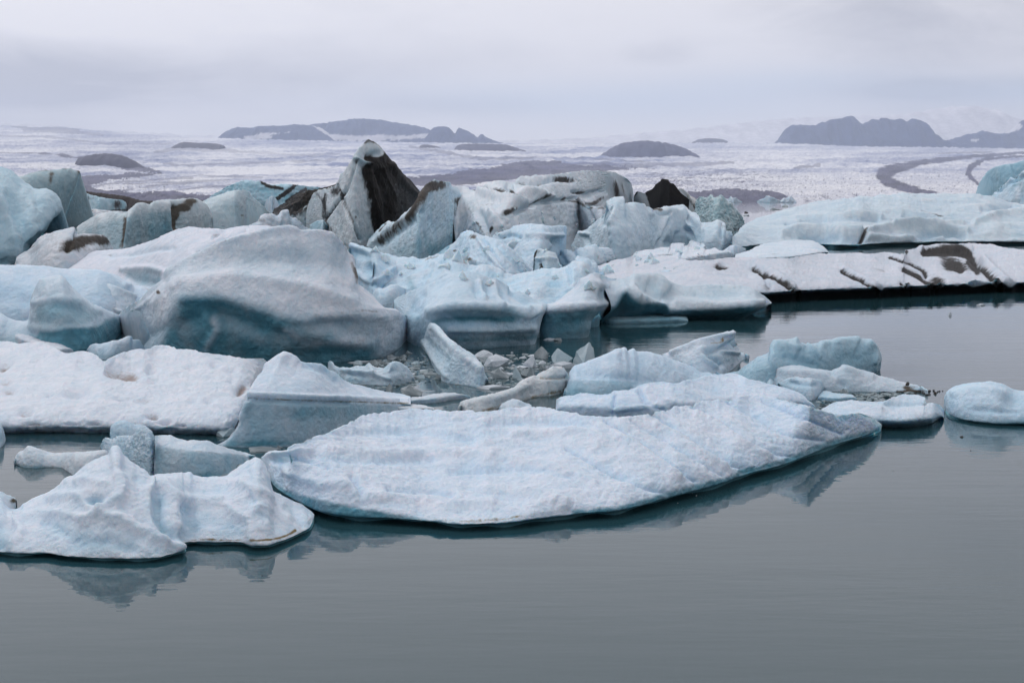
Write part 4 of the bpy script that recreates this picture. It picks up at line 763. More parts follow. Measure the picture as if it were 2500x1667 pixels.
ice("ice_chunk", "small teal clear ice knob wedged beside the left leg of the arch", "ice chunk",
    ["1282,822 1300,826 1322,824", "1284,790 1290,776 1302,768 1312,770 1318,784 1324,800 1323,815"], off=0.8, prof=3, rel=[("r", 14, 1.4, 1, 1)], tint=0.8, tcol=(0.3, 0.5, 0.56), res=1.6)
ice("iceberg", "domed blue white iceberg with scooped hollows on its right crest, left of the arch", "iceberg",
    ["962,790 985,825 1010,845 1060,855 1145,857 1180,855 1226,850 1270,847 1306,842 1310,820 1306,802",
     "962,745 975,760 1000,775 1040,770 1080,756 1120,752 1160,756 1220,760 1260,770 1290,776 1320,764 1340,752",
     "961,734 967,728 974,723 988,716 1002,709 1026,699 1051,689 1077,676 1103,664 1120,661 1135,659 1160,663 1184,668 1202,675 1219,682 1232,690 1242,698 1247,707 1262,708 1280,714 1296,724 1308,734 1318,742 1330,744 1342,745"],
    gs=[0.15, 0.0, 1.0], off=3.2, back=0.6, bw=1.2, rel=[("f", 80, 5, 1, 1), ("f", 28, 1.6, 1, 1)], tint=0.3, tn=0.35, wcol=(0.70, 0.77, 0.83), tcol=(0.40, 0.62, 0.74),
    bumps="o 1163,705,9,20,-9,-12;o 1188,703,12,18,-12,-20;o 1225,720,9,20,-8,-20;l 6,7 1172,690 1184,725;l 6,6 1205,690 1225,745;l 10,8 1050,760 1120,748 1220,752 1290,762;l 10,6 1290,760 1340,748;l 12,-8 1080,785 1200,785;l 8,7 1100,805 1200,805 1300,800;l 9,-7 1010,760 1030,720;o 1010,750,20,26,-5;l 8,-5 1250,715 1290,745", teal="o 1010,775,34,22,0.35;p 0.5 1085,760 1130,752 1250,757 1280,775 1250,785 1120,790;l 8,0.75 1100,830 1200,828 1310,822;l 7,0.6 1060,785 1140,782 1250,780;o 1190,850,140,10,0.7;o 1188,702,9,13,0.15", dn=0.05, round_=8)
ice("iceberg", "round blue pitted ice boulder right of the big leaning berg crest", "iceberg",
    ["858,712 880,728 920,738 960,735 1000,720", "851,604 858,597 867,594 885,598 905,605 918,612 930,622 950,630 965,637 978,648 988,662 991,680 994,700 996,712"],
    off=4, prof=3, rel=[("f", 60, 5, 1, 1), ("f", 22, 1.6, 1, 1)], tint=0.5, tcol=(0.42, 0.64, 0.76), bumps="o 899,655,9,14,-13;l 6,7 875,665 905,690 960,655;l 8,-8 905,690 940,700;o 882,620,20,12,-8;l 6,6 860,600 900,615 940,630;l 5,6 985,660 990,700", teal="o 885,620,22,14,0.4;o 900,654,7,11,0.25")
ice("iceberg", "small pale ice hump between the pitted boulder and the domed berg", "iceberg",
    ["905,748 930,755 975,750 1000,735", "908,718 915,708 922,702 935,703 950,696 968,692 980,698 990,706 1000,714"], off=1.8, prof=3, rel=[("f", 40, 3, 1, 1)], tint=0.35, teal="o 950,730,22,8,0.2", dirt="l 4,0.3 930,748 980,735", dn=0.1)
ice("ice_floe", "thin white ledge at the right shoulder of the big leaning berg", "ice floe",
    ["930,768 960,775 990,770", "930,752 945,750 962,752 970,760"], off=0.8, rel=SMO, tint=0.05, res=1.8)
# pieces around the centre left
ice("ice_floe", "white slab with rusty brown back edge pointing down right at the left edge", "ice floe",
    ["20,830 60,850 110,868 150,872 182,862", "16,796 25,792 36,791 52,795 70,803 92,809 116,812 130,818 142,826 155,838 166,848 178,858"],
    zs=[0, 0.8], edge=0.25, rel=[("f", 40, 3, 1, 1), ("f", 14, 0.8, 1, 1)], tint=0.05, wcol=(0.74, 0.73, 0.77), dirt="l 3,0.55 18,796 60,800 118,814;l 4,0.4 105,820 150,838;o 22,797,8,4,0.5", dirtc=(0.12, 0.085, 0.07), dn=0.15)
ice("ice_chunk", "pale blue rounded ice chunk in the dark gap at the foot of the big berg", "ice chunk",
    ["208,862 230,872 262,878 310,872 362,860", "211,855 217,845 224,840 234,837 246,838 260,835 273,830 286,828 298,824 308,820 318,818 322,822 322,828 332,827 340,829 350,842 360,852"],
    off=0.9, prof=3, rel=[("f", 36, 3, 1, 1)], tint=0.3, teal="o 270,870,60,5,0.4")
ice("ice_floe", "long low snow white floe with brown melt hollows along the left edge", "ice floe",
    ["-120,1058 0,1057 70,1056 140,1055 230,1057 316,1056 400,1058 456,1059 510,1060 554,1059 580,1045 600,1020 615,980",
     "-120,828 -40,830 0,832 25,833 53,836 80,835 105,833 118,840 135,848 161,859 180,858 203,854 216,858 228,864 241,871 254,878 268,874 281,869 296,864 309,859 322,855 344,854 355,853 365,850 376,845 390,842 407,841 419,844 431,849 450,850 466,851 484,857 515,860 547,862 572,868 596,873 620,873 642,874 650,880 656,886"],
    zfl=0.25, zs=[0, 0.9], edge=0.14, grit=0.6, under=(0.04, 0.2), rel=[("f", 120, 9, 1, 1.5), ("f", 44, 4.5, 1, 1.5), ("b", 24, 3.2, 1, 2.2)], tint=0.03, tn=0.2, wcol=(0.76, 0.77, 0.82), tcol=(0.58, 0.64, 0.71), dents=0.3,
    bumps="o 290,905,46,14,-12,14;o 370,902,14,9,-8;o 375,930,18,6,-6;o 590,950,18,10,-10,-30;o 10,893,18,10,-10,-30;o 22,952,20,9,-8;o 185,955,32,14,-10;o 372,1012,16,8,-9;o 402,1030,14,7,-8;o 62,1005,22,8,-7;o 225,1036,13,7,-7;o 85,1038,20,6,-6;o 525,892,12,6,-5;o 565,905,14,6,-5;o 510,978,14,7,-6;o 468,978,14,6,-5;o 120,962,10,5,-5;o 15,930,14,7,-5;o 350,975,30,8,-5;o 465,895,14,5,-5;o 565,930,10,5,-4;o 440,1040,10,6,-6;o 410,1050,10,5,-6;o 300,975,16,5,-4;o 170,1035,16,6,-4",
    dirt="o 292,908,44,12,0.68,14;o 322,912,16,10,0.5,30;o 594,947,16,10,0.78,-35;o 8,890,16,9,0.6,-30;o 20,950,14,6,0.4;o 64,1008,18,7,0.5;o 374,1010,14,8,0.62;o 400,1030,12,6,0.5;o 225,1036,11,6,0.4;o 372,903,12,6,0.34;o 85,1037,16,4,0.4;o 415,1047,10,4,0.42;o 15,930,14,6,0.34;o 345,972,26,6,0.3;o 440,1043,10,4,0.35;o 375,930,14,4,0.34;o 120,963,6,3,0.3;o 190,965,12,4,0.2", dirtc=(0.24, 0.215, 0.21), dn=0.14, sss=0.5, res=2.3, bk_=2.4)
ice("ice_floe", "rounded blue end of a floe just entering at the left edge", "ice floe",
    ["-80,1095 -30,1100 5,1090 14,1075", "-80,1035 -30,1025 0,1030 8,1045 12,1060"], off=0.8, prof=3, rel=SMO, tint=0.3)
ice("iceberg", "wedge shaped berg with a snowy top cut straight above a teal body, left centre", "iceberg",
    ["528,1086 560,1090 620,1092 700,1090 770,1078 840,1052 900,1030 960,1008 1004,988",
     "560,1068 580,1040 590,1020 606,970 640,971 698,974 760,976 820,978 875,980 930,983 1003,987",
     "606,964 610,950 617,940 628,922 640,905 648,894 655,885 664,879 672,874 684,868 694,859 700,862 710,868 721,874 735,881 758,883 784,885 793,891 802,899 812,904 823,909 831,918 840,927 870,938 910,948 936,954 963,959 984,962 1002,967"],
    gs=[0.0, 0.10, 1.0], off=2.2, back=0.8, rel=[("f", 70, 3, 1, 1), ("f", 24, 1.0, 1, 1), ("r", 8, 0.35, 1, 1)], tint=0.2, tn=0.25, wcol=(0.76, 0.80, 0.87), tcol=(0.46, 0.66, 0.75),
    bumps="l 5,6 610,962 700,966 800,969 900,974 1000,980;l 5,-6 606,976 700,980 850,985;l 10,6 655,895 700,870 730,888;l 8,5 590,1020 610,980;l 8,-6 730,890 790,905 820,930", teal="p 0.5 606,976 698,979 880,985 1000,990 880,1030 740,1085 540,1092 590,1030;o 740,1010,90,18,0.25;o 650,1085,120,10,0.5;o 590,1050,20,30,-0.3;o 800,1000,60,16,0.2", dirt="l 2,0.62 606,971 698,975 820,979 900,982 1002,986", dirtc=(0.16, 0.14, 0.10), dn=0.05, res=2.2, round_=8)
ice("ice_floe", "thin flat grey floe strip right of the wedge berg tip", "ice floe",
    ["1000,985 1030,985 1070,982 1110,975 1150,972", "1002,969 1030,966 1050,962 1068,960 1090,958 1106,958 1125,963 1148,968"], zs=[0, 0.22], edge=0.12, rel=FL, tint=0.1, wcol=(0.66, 0.68, 0.71))
ice("ice_floe", "small flat white floe tucked behind the back rim of the large central floe", "ice floe",
    ["945,1000 1000,1003 1060,1002", "950,992 975,987 1005,985 1030,988 1060,995"], zs=[0, 0.1], edge=0.06, rel=FL, tint=0.1, wcol=(0.66, 0.68, 0.71))
ice("ice_slab", "leaning rough white ice slab propped against the big berg, sloping down to the right", "ice slab",
    ["1003,800 1012,822 1023,839 1034,853 1047,868 1054,886 1062,904 1070,918 1082,931 1100,936 1121,939 1145,942 1166,946 1182,940 1194,930",
     "1003,792 1008,786 1016,783 1026,782 1037,783 1052,788 1068,797 1078,811 1089,825 1104,836 1121,846 1137,855 1152,864 1164,874 1173,885 1180,899 1186,914 1192,926"],
    off=0.9, prof=5, back=0.4, rel=[("f", 44, 3, 1, 1), ("r", 12, 2.2, 1, 1)], tint=0.3, tn=0.35, wcol=(0.74, 0.80, 0.85), tcol=(0.46, 0.66, 0.75), bumps="l 9,6 1060,800 1110,850 1170,900;l 10,-4 1040,830 1090,880;l 6,5 1030,830 1060,880 1090,920", teal="o 1060,900,20,30,0.15", dn=0.0, res=1.7, grain=1.6)
ice("ice_chunk", "curled glassy ice chunk with a hooked hump, left of the leaning slab", "ice chunk",
    ["800,900 823,915 847,932 880,938 912,940 945,942 975,938 1012,930",
     "801,884 805,880 810,882 816,889 823,895 840,897 858,896 878,892 894,892 906,893 922,898 936,899 944,890 952,883 960,880 970,881 984,888 996,897 1004,908 1011,920"],
    off=0.7, prof=3, rel=[("f", 34, 5, 1, 1), ("r", 12, 1.6, 1, 1)], tint=0.35, wcol=(0.66, 0.72, 0.77), tcol=(0.4, 0.55, 0.62), bumps="o 958,903,14,10,-10;l 5,6 840,905 900,912 950,925;l 5,-6 850,912 890,918;l 5,6 900,895 915,915", teal="o 850,930,60,6,0.4", res=1.7)
# pieces right of centre
ice("iceberg", "steep white snow cone floe right of centre with a spiky crest", "iceberg",
    ["1374,966 1400,972 1440,972 1490,970 1560,960 1640,950 1700,935 1760,922",
     "1375,962 1381,945 1387,925 1393,905 1402,892 1420,886 1440,881 1455,876 1468,871 1490,860 1508,851 1516,852 1524,846 1528,849 1531,856 1538,853 1545,849 1549,852 1553,857 1572,857 1591,859 1604,863 1616,864 1642,876 1668,886 1695,896 1721,905 1738,911 1755,916"],
    off=1.9, prof=1.6, back=0.8, rel=[("f", 70, 4, 1, 1), ("r", 18, 1.0, 1, 1)], tint=0.35, tn=0.25, wcol=(0.72, 0.79, 0.87), tcol=(0.48, 0.67, 0.78), bumps="l 12,-6 1420,910 1500,920 1600,930;l 8,4 1440,888 1520,858", teal="p 0.45 1370,930 1440,925 1560,930 1500,990 1370,990;o 1420,960,50,10,0.3", dn=0.0)
ice("ice_floe", "brownish tinged finger of ice reaching left over dark water", "ice floe",
    ["1118,997 1140,1003 1172,1008 1200,1003 1217,996 1250,986 1276,978 1306,970 1340,966 1374,958 1389,945",
     "1118,993 1126,986 1136,979 1154,972 1172,968 1195,962 1217,957 1236,952 1255,945 1261,938 1268,930 1287,922 1306,914 1321,907 1336,901 1352,893 1370,893 1384,908 1391,925"],
    off=0.9, prof=3, back=0.7, rel=[("f", 40, 4, 1, 1), ("f", 16, 1.2, 1, 1)], tint=0.0, tn=0.2, wcol=(0.70, 0.70, 0.70), tcol=(0.5, 0.56, 0.56), dirt="l 5,0.5 1180,1003 1230,990 1300,970 1370,955;l 3,0.5 1320,918 1370,924 1388,920;o 1340,905,20,4,0.25", bumps="l 5,-5 1310,918 1350,922 1388,922;l 4,-5 1290,935 1300,960;l 4,-4 1340,935 1345,960;l 8,5 1130,985 1220,970 1290,940", dirtc=(0.16, 0.14, 0.09), dn=0.12, res=1.8)
ice("ice_floe", "upturned ice plank with a long flat arm rising to the right, behind the snow cone", "ice floe",
    ["1640,905 1680,918 1720,922 1760,918 1790,900 1812,880 1830,872",
     "1616,864 1630,860 1650,853 1672,845 1697,834 1721,824 1742,818 1765,812 1787,808 1794,812 1792,820 1790,828 1798,840 1804,856 1815,862 1828,866"],
    off=1.3, prof=1.5, back=0.5, rel=[("f", 36, 3, 1, 1), ("r", 12, 0.8, 1, 1)], tint=0.15, tn=0.3, wcol=(0.76, 0.79, 0.84), tcol=(0.44, 0.62, 0.70), bumps="l 5,7 1640,862 1720,832 1788,814;l 8,-10 1720,860 1760,850 1790,838;l 7,8 1715,855 1720,875 1745,895;l 6,-8 1735,870 1760,890;l 5,6 1760,855 1800,862", teal="p 0.25 1705,865 1770,840 1810,850 1820,875 1740,900;o 1690,885,26,10,0.15", dirt="l 2,0.5 1735,838 1765,832 1762,826;o 1762,830,7,3,0.4", dirtc=(0.22, 0.18, 0.12), dn=0.0, res=1.8)
ice("ice_floe", "thin translucent ice sheet bridging the plank and the glassy teal berg", "ice floe",
    ["1735,912 1760,925 1800,932 1840,930 1870,915", "1728,900 1745,905 1765,911 1780,908 1810,905 1835,898 1860,888"], off=0.6, rel=SMO, tint=0.9, tcol=(0.34, 0.5, 0.58), res=1.8)
ice("iceberg", "translucent teal glassy iceberg with a faceted right end, standing behind the floes", "iceberg",
    ["1780,920 1800,935 1830,940 1880,942 1950,938 2050,925 2110,918 2142,913",
     "1775,912 1790,909 1805,905 1818,893 1835,882 1850,870 1864,864 1877,857 1880,846 1882,836 1886,831 1892,828 1910,828 1933,824 1940,821 1946,819 1950,826 1954,833 1962,834 1970,839 1985,836 1998,834 2010,830 2028,830 2045,823 2060,822 2080,822 2098,819 2103,825 2116,825 2130,828 2138,840 2145,852 2152,868 2152,878 2146,885 2142,892 2141,910"],
    off=1.5, prof=4, back=0.5, rel=[("f", 60, 4, 1, 1), ("r", 26, 1.0, 1, 1)], tint=0.7, tn=0.3, wcol=(0.58, 0.70, 0.76), tcol=(0.34, 0.52, 0.60), bumps="l 5,5 1972,840 2000,870;l 8,6 1900,840 1950,850;l 8,-6 1920,870 1990,890;l 5,6 2125,835 2140,860 2135,885;l 8,5 2010,840 2090,830;o 2080,870,30,18,-4", teal="o 1960,905,110,18,0.35;o 2060,870,36,14,0.15;o 2110,890,30,20,0.2", dn=0.0, rough=0.25)
ice("ice_floe", "low pale grey ice hump trailing into dark gravel on its right", "ice floe",
    ["1860,935 1900,945 1960,955 2017,957 2060,957 2115,956 2160,957 2203,957 2240,957 2268,954",
     "1864,925 1870,915 1881,903 1900,896 1923,891 1951,890 1980,897 2010,902 2024,903 2045,896 2066,892 2078,895 2091,900 2107,907 2123,910 2150,918 2179,924 2197,929 2214,933 2240,940 2266,952"],
    off=1.1, prof=2.5, back=0.7, rel=[("f", 60, 4, 1, 1), ("f", 18, 1, 1, 1)], tint=0.35, wcol=(0.66, 0.70, 0.75), tcol=(0.44, 0.58, 0.64), bumps="l 8,6 1900,905 2000,915 2040,925;l 8,-6 2030,915 2060,940;l 7,5 2060,898 2130,920", dirt="o 2214,946,16,6,0.75;o 2180,940,26,8,0.35;l 4,0.85 2190,956 2265,955;o 1880,912,14,7,0.2", teal="o 1990,950,90,6,0.3", dirtc=(0.07, 0.06, 0.05), dn=0.05, res=1.8)
ice("ice_floe", "small rounded grey ice lobe in front of the pale hump", "ice floe",
    ["1900,942 1925,960 1950,975 1979,978 2003,965 2016,950", "1895,938 1902,932 1912,928 1923,923 1935,920 1947,918 1966,922 1986,922 1998,926 2007,931 2012,938 2016,946"],
    off=0.8, prof=2.5, rel=[("f", 40, 3, 1, 1)], tint=0.3, wcol=(0.66, 0.71, 0.76), res=1.8, bumps="l 6,-5 1930,935 1990,940")
ice("ice_floe", "little grey ice bump at the left end of the pale hump", "ice floe",
    ["1855,938 1880,945 1906,940", "1862,935 1868,927 1880,922 1892,926 1906,934"], off=0.5, prof=2.5, rel=SMO, tint=0.3, wcol=(0.6, 0.66, 0.7), res=1.8)
ice("ice_floe", "thin low ice tongue beside the rounded grey lobe", "ice floe",
    ["1995,975 2040,980 2092,976", "2000,962 2015,952 2040,958 2065,960 2082,962 2090,970"], zs=[0, 0.18], edge=0.08, rel=FL, tint=0.4, wcol=(0.62, 0.68, 0.72), res=1.8)
ice("ice_floe", "flat lumpy floe with a boxy right end near the right edge", "ice floe",
    ["2003,1015 2040,1030 2100,1040 2151,1042 2190,1043 2221,1042 2250,1038 2275,1034 2290,1024 2304,1018",
     "2005,998 2020,990 2038,982 2058,978 2080,976 2110,977 2140,978 2168,974 2182,968 2195,964 2207,961 2230,961 2250,964 2259,970 2258,981 2275,982 2290,984 2298,990 2303,1000 2305,1012"],
    zfl=0.15, zs=[0, 0.5], edge=0.15, under=(0.07, 0.3), rel=[("f", 50, 4, 1, 1.6), ("b", 20, 1.2, 1, 1.6)], tint=0.25, tn=0.25, wcol=(0.74, 0.78, 0.84), bumps="l 4,-6 2165,985 2200,987 2258,983;l 6,5 2080,985 2150,1000", teal="l 5,0.6 2060,1040 2150,1043 2270,1034;o 2290,1012,14,6,0.1", dirt="o 2285,1010,18,3,0.3", dirtc=(0.2, 0.18, 0.14), dn=0.02, res=1.8)
ice("ice_floe", "smooth rounded pale blue ice mass at the right edge", "ice floe",
    ["2308,1000 2320,1012 2345,1022 2396,1030 2450,1034 2500,1034 2620,1030 2700,1010",
     "2307,985 2306,972 2308,960 2315,950 2326,942 2342,936 2361,932 2390,930 2417,929 2435,931 2449,935 2466,944 2480,949 2500,952 2560,955 2640,965 2700,985"],
    off=1.7, under=(0.05, 0.25), prof=2.5, back=0.8, rel=[("f", 90, 5, 1, 1), ("f", 30, 1.2, 1, 1)], tint=0.45, tn=0.2, wcol=(0.70, 0.78, 0.85), tcol=(0.48, 0.66, 0.76), bumps="o 2470,980,20,16,-8;l 10,5 2330,960 2400,950 2450,960;l 8,-4 2380,1000 2480,1005", teal="l 8,0.6 2330,1022 2420,1034 2560,1034", dn=0.0)
# central second ridge and the great floe
ice("ice_floe", "long snowy ridge floe immediately behind the great central floe", "ice floe",
    ["1356,1010 1440,1025 1520,1030 1600,1030 1700,1020 1800,1010 1900,1010 1992,1002",
     "1358,974 1370,968 1395,965 1421,957 1440,958 1465,961 1489,957 1500,951 1530,950 1563,938 1590,932 1620,930 1651,933 1680,927 1710,920 1738,914 1770,911 1798,910 1812,915 1826,922 1860,930 1896,939 1920,945 1940,953 1959,962 1972,974 1986,988"],
    zfl=0.15, zs=[0, 0.75], edge=0.3, rel=[("f", 60, 6, 1, 1.6), ("r", 22, 1.6, 1, 1.6)], tint=0.22, tn=0.25, wcol=(0.75, 0.80, 0.88), tcol=(0.52, 0.69, 0.81), bumps="l 6,-8 1560,955 1580,985 1620,1000;l 5,-7 1500,965 1495,1010;l 7,6 1580,950 1640,985;l 6,5 1500,1000 1600,990", dn=0.0, res=2.0, sss=0.5)
ice("ice_floe", "small white mound poking up behind the great central floe", "ice floe",
    ["1216,1005 1260,1010 1305,1003", "1219,992 1230,982 1243,976 1254,973 1264,973 1274,977 1282,982 1290,984 1298,989"], off=0.5, prof=2, rel=FL, tint=0.1, res=1.8)
ice("ice_floe", "great central white floe, widest in the foreground, with fluted ridges", "ice floe",
    ["640,1130 652,1150 668,1185 700,1208 760,1240 790,1250 830,1257 900,1261 983,1266 1040,1270 1136,1278 1251,1272 1358,1258 1420,1252 1500,1246 1560,1234 1625,1216 1700,1196 1770,1176 1820,1158 1880,1142 1940,1124 2010,1094 2060,1078 2110,1064 2150,1050",
     "638,1118 648,1136 658,1150 664,1166 672,1182 694,1192 715,1199 752,1209 791,1219 830,1228 868,1235 906,1241 944,1247 992,1256 1040,1265 1088,1270 1136,1274 1194,1270 1251,1265 1310,1254 1358,1245 1430,1241 1500,1237 1560,1220 1619,1199 1650,1184 1706,1172 1763,1162 1790,1150 1816,1139 1870,1128 1931,1111 1940,1103 1980,1090 2010,1076 2045,1062 2100,1050 2154,1037",
     "644,1112 647,1108 657,1102 690,1101 726,1099 716,1095 703,1092 730,1080 761,1065 785,1058 810,1051 824,1044 837,1037 860,1026 883,1013 912,1008 944,1003 982,998 1021,993 1060,995 1100,1000 1136,998 1174,1004 1212,998 1260,994 1308,991 1335,993 1362,999 1395,1005 1427,1011 1460,1014 1489,1014 1520,1018 1545,1016 1566,1012 1588,1008 1612,1001 1637,995 1652,992 1668,989 1695,984 1721,976 1755,973 1791,970 1812,966 1833,960 1848,959 1861,962 1880,963 1896,966 1922,974 1949,983 1970,990 1993,998 2010,1003 2028,1009 2045,1012 2062,1012 2080,1009 2098,1007 2112,1011 2126,1017 2140,1026 2153,1036"],
    under=(0.10, 0.4), zfl=0.05, grit=0.6, jag=2.6, zs=[0.12, 0.50, 1.0], rel=[("f", 150, 12, 1.4, 1.6), ("f", 60, 6, 1.6, 1.3), ("r", 30, 2.4, 1.8, 1.0), ("b", 24, 3.4, 1.2, 1.8), ("b", 10, 1.0, 1.2, 1.6)], tint=0.22, tn=0.25, wcol=(0.77, 0.80, 0.87), tcol=(0.54, 0.69, 0.80), dents=0.7,
    bumps="k 7,-11 1690,990 1760,1030 1840,1080 1935,1112;k 7,-11 1590,1010 1680,1060 1760,1110 1815,1140;k 7,-11 1480,1030 1570,1080 1640,1130 1700,1172;k 7,-10 1780,980 1850,1015 1930,1060 2012,1076;k 6,-9 1860,975 1930,1005 2000,1035 2060,1060;k 8,-11 1380,1090 1450,1130 1530,1170 1622,1200;k 7,-9 1540,1030 1620,1070 1710,1125 1765,1160;l 10,9 1700,1010 1790,1060 1880,1110;l 9,9 1600,1040 1690,1090 1770,1135;l 9,8 1500,1060 1600,1120 1660,1160;l 12,9 700,1150 780,1180 860,1190 870,1205;l 9,-10 860,1165 880,1200;l 12,9 900,1210 1000,1215 1100,1230 1200,1225;l 9,-9 950,1195 1100,1205;l 12,8 1190,1190 1300,1200 1380,1225;l 9,-7 760,1110 900,1125 1050,1120;l 10,7 800,1095 950,1110 1100,1100 1200,1110;l 9,-8 1100,1150 1250,1140 1400,1160;l 9,6 1250,1120 1330,1130 1450,1180;l 9,-6 850,1060 1000,1050 1150,1070;l 9,7 1250,1060 1400,1050 1500,1080;l 9,-7 1200,1035 1350,1030 1450,1040;l 6,7 650,1112 700,1103 760,1100;l 7,-8 665,1125 720,1118 800,1140", 
    teal="p 0.95 652,1150 664,1170 680,1190 720,1204 800,1224 870,1239 950,1252 1040,1267 1130,1282 1000,1290 700,1260 640,1160;p 0.9 1395,1246 1500,1240 1620,1204 1765,1166 1820,1143 1935,1115 2012,1080 2160,1040 2160,1080 1900,1170 1600,1260 1400,1275",
    dirt="l 4,0.42 1060,1268 1136,1272 1200,1268 1262,1262;l 3,0.3 1262,1262 1360,1246 1500,1238;l 3,0.25 1625,1200 1765,1164;l 3,0.22 1870,1130 1935,1113 2012,1078 2060,1062;o 1200,1262,50,5,0.2", dirtc=(0.20, 0.17, 0.10), dn=0.02, res=2.0, sss=0.5, smooth=2, round_=14)
# left foreground pieces
ice("ice_floe", "dumbbell shaped low floe floating at the left behind the peaked foreground floe", "ice floe",
    ["33,1130 48,1137 63,1141 90,1142 116,1140 147,1141 165,1150 182,1160 210,1160 260,1150", "34,1124 39,1112 46,1102 57,1097 70,1086 84,1090 98,1095 117,1102 137,1105 165,1102 196,1101 226,1099 256,1096 270,1110"],
    off=0.6, prof=3, rel=[("f", 40, 2.5, 1, 1)], tint=0.1, wcol=(0.72, 0.74, 0.77), dirt="l 4,0.35 40,1134 115,1139 150,1140", dirtc=(0.16, 0.16, 0.12), teal="l 4,0.5 40,1138 115,1141 150,1143", dn=0.02, res=1.8)
ice("ice_chunk", "rounded clear ice knob behind the lacy glass like lump", "ice chunk",
    ["266,1085 310,1092 380,1088", "268,1062 270,1045 275,1035 288,1027 302,1024 316,1027 330,1034 345,1036 360,1044 372,1056 376,1070"], off=0.5, prof=3, rel=[("f", 30, 2, 1, 1)], tint=0.4, wcol=(0.66, 0.72, 0.78), res=1.6)
ice("ice_floe", "tapering white topped teal floe between the wedge berg and the peaked foreground floe", "ice floe",
    ["375,1160 420,1172 480,1175 540,1165 590,1140 624,1114",
     "378,1085 420,1096 500,1104 570,1108 622,1112",
     "378,1062 396,1060 414,1059 426,1064 438,1069 460,1072 485,1073 501,1073 524,1081 547,1090 572,1097 596,1104 612,1108 623,1111"],
    gs=[0, 0.35, 1.0], off=0.9, rel=[("f", 40, 2.5, 1, 1)], tint=0.15, teal="p 0.5 378,1090 430,1097 520,1106 622,1113 560,1170 380,1180;o 470,1165,80,12,0.5", dirt="l 2,0.3 420,1095 520,1105 600,1112", dirtc=(0.2, 0.18, 0.14), dn=0.0, res=1.8, rough=0.3)
ice("ice_chunk", "lacy melt worn glassy ice lump with ragged edges in front of the tapering floe", "ice chunk",
    ["243,1105 270,1128 310,1140 345,1158 365,1162 392,1145 414,1125", "246,1095 250,1078 262,1068 275,1070 285,1064 300,1062 318,1063 330,1055 338,1044 350,1040 362,1046 372,1056 380,1072 390,1085 402,1100 412,1112"],
    off=0.6, prof=3, rel=[("f", 30, 4, 1, 1), ("r", 12, 4, 1, 1), ("b", 6, 1.4, 1, 1)], tint=0.35, wcol=(0.70, 0.76, 0.82), tcol=(0.42, 0.60, 0.68), res=1.4, rough=0.2, grain=1.5)
ice("ice_floe", "little brown tipped tongue of ice at the left edge beside the peaked foreground floe", "ice floe",
    ["-60,1260 0,1262 30,1255 42,1228", "-60,1190 -20,1192 0,1196 12,1202 25,1208 35,1214 41,1220"], off=0.6, prof=2.5, rel=FL, tint=0.1, dirt="o 33,1222,9,6,0.9", dirtc=(0.08, 0.07, 0.05), res=1.8)
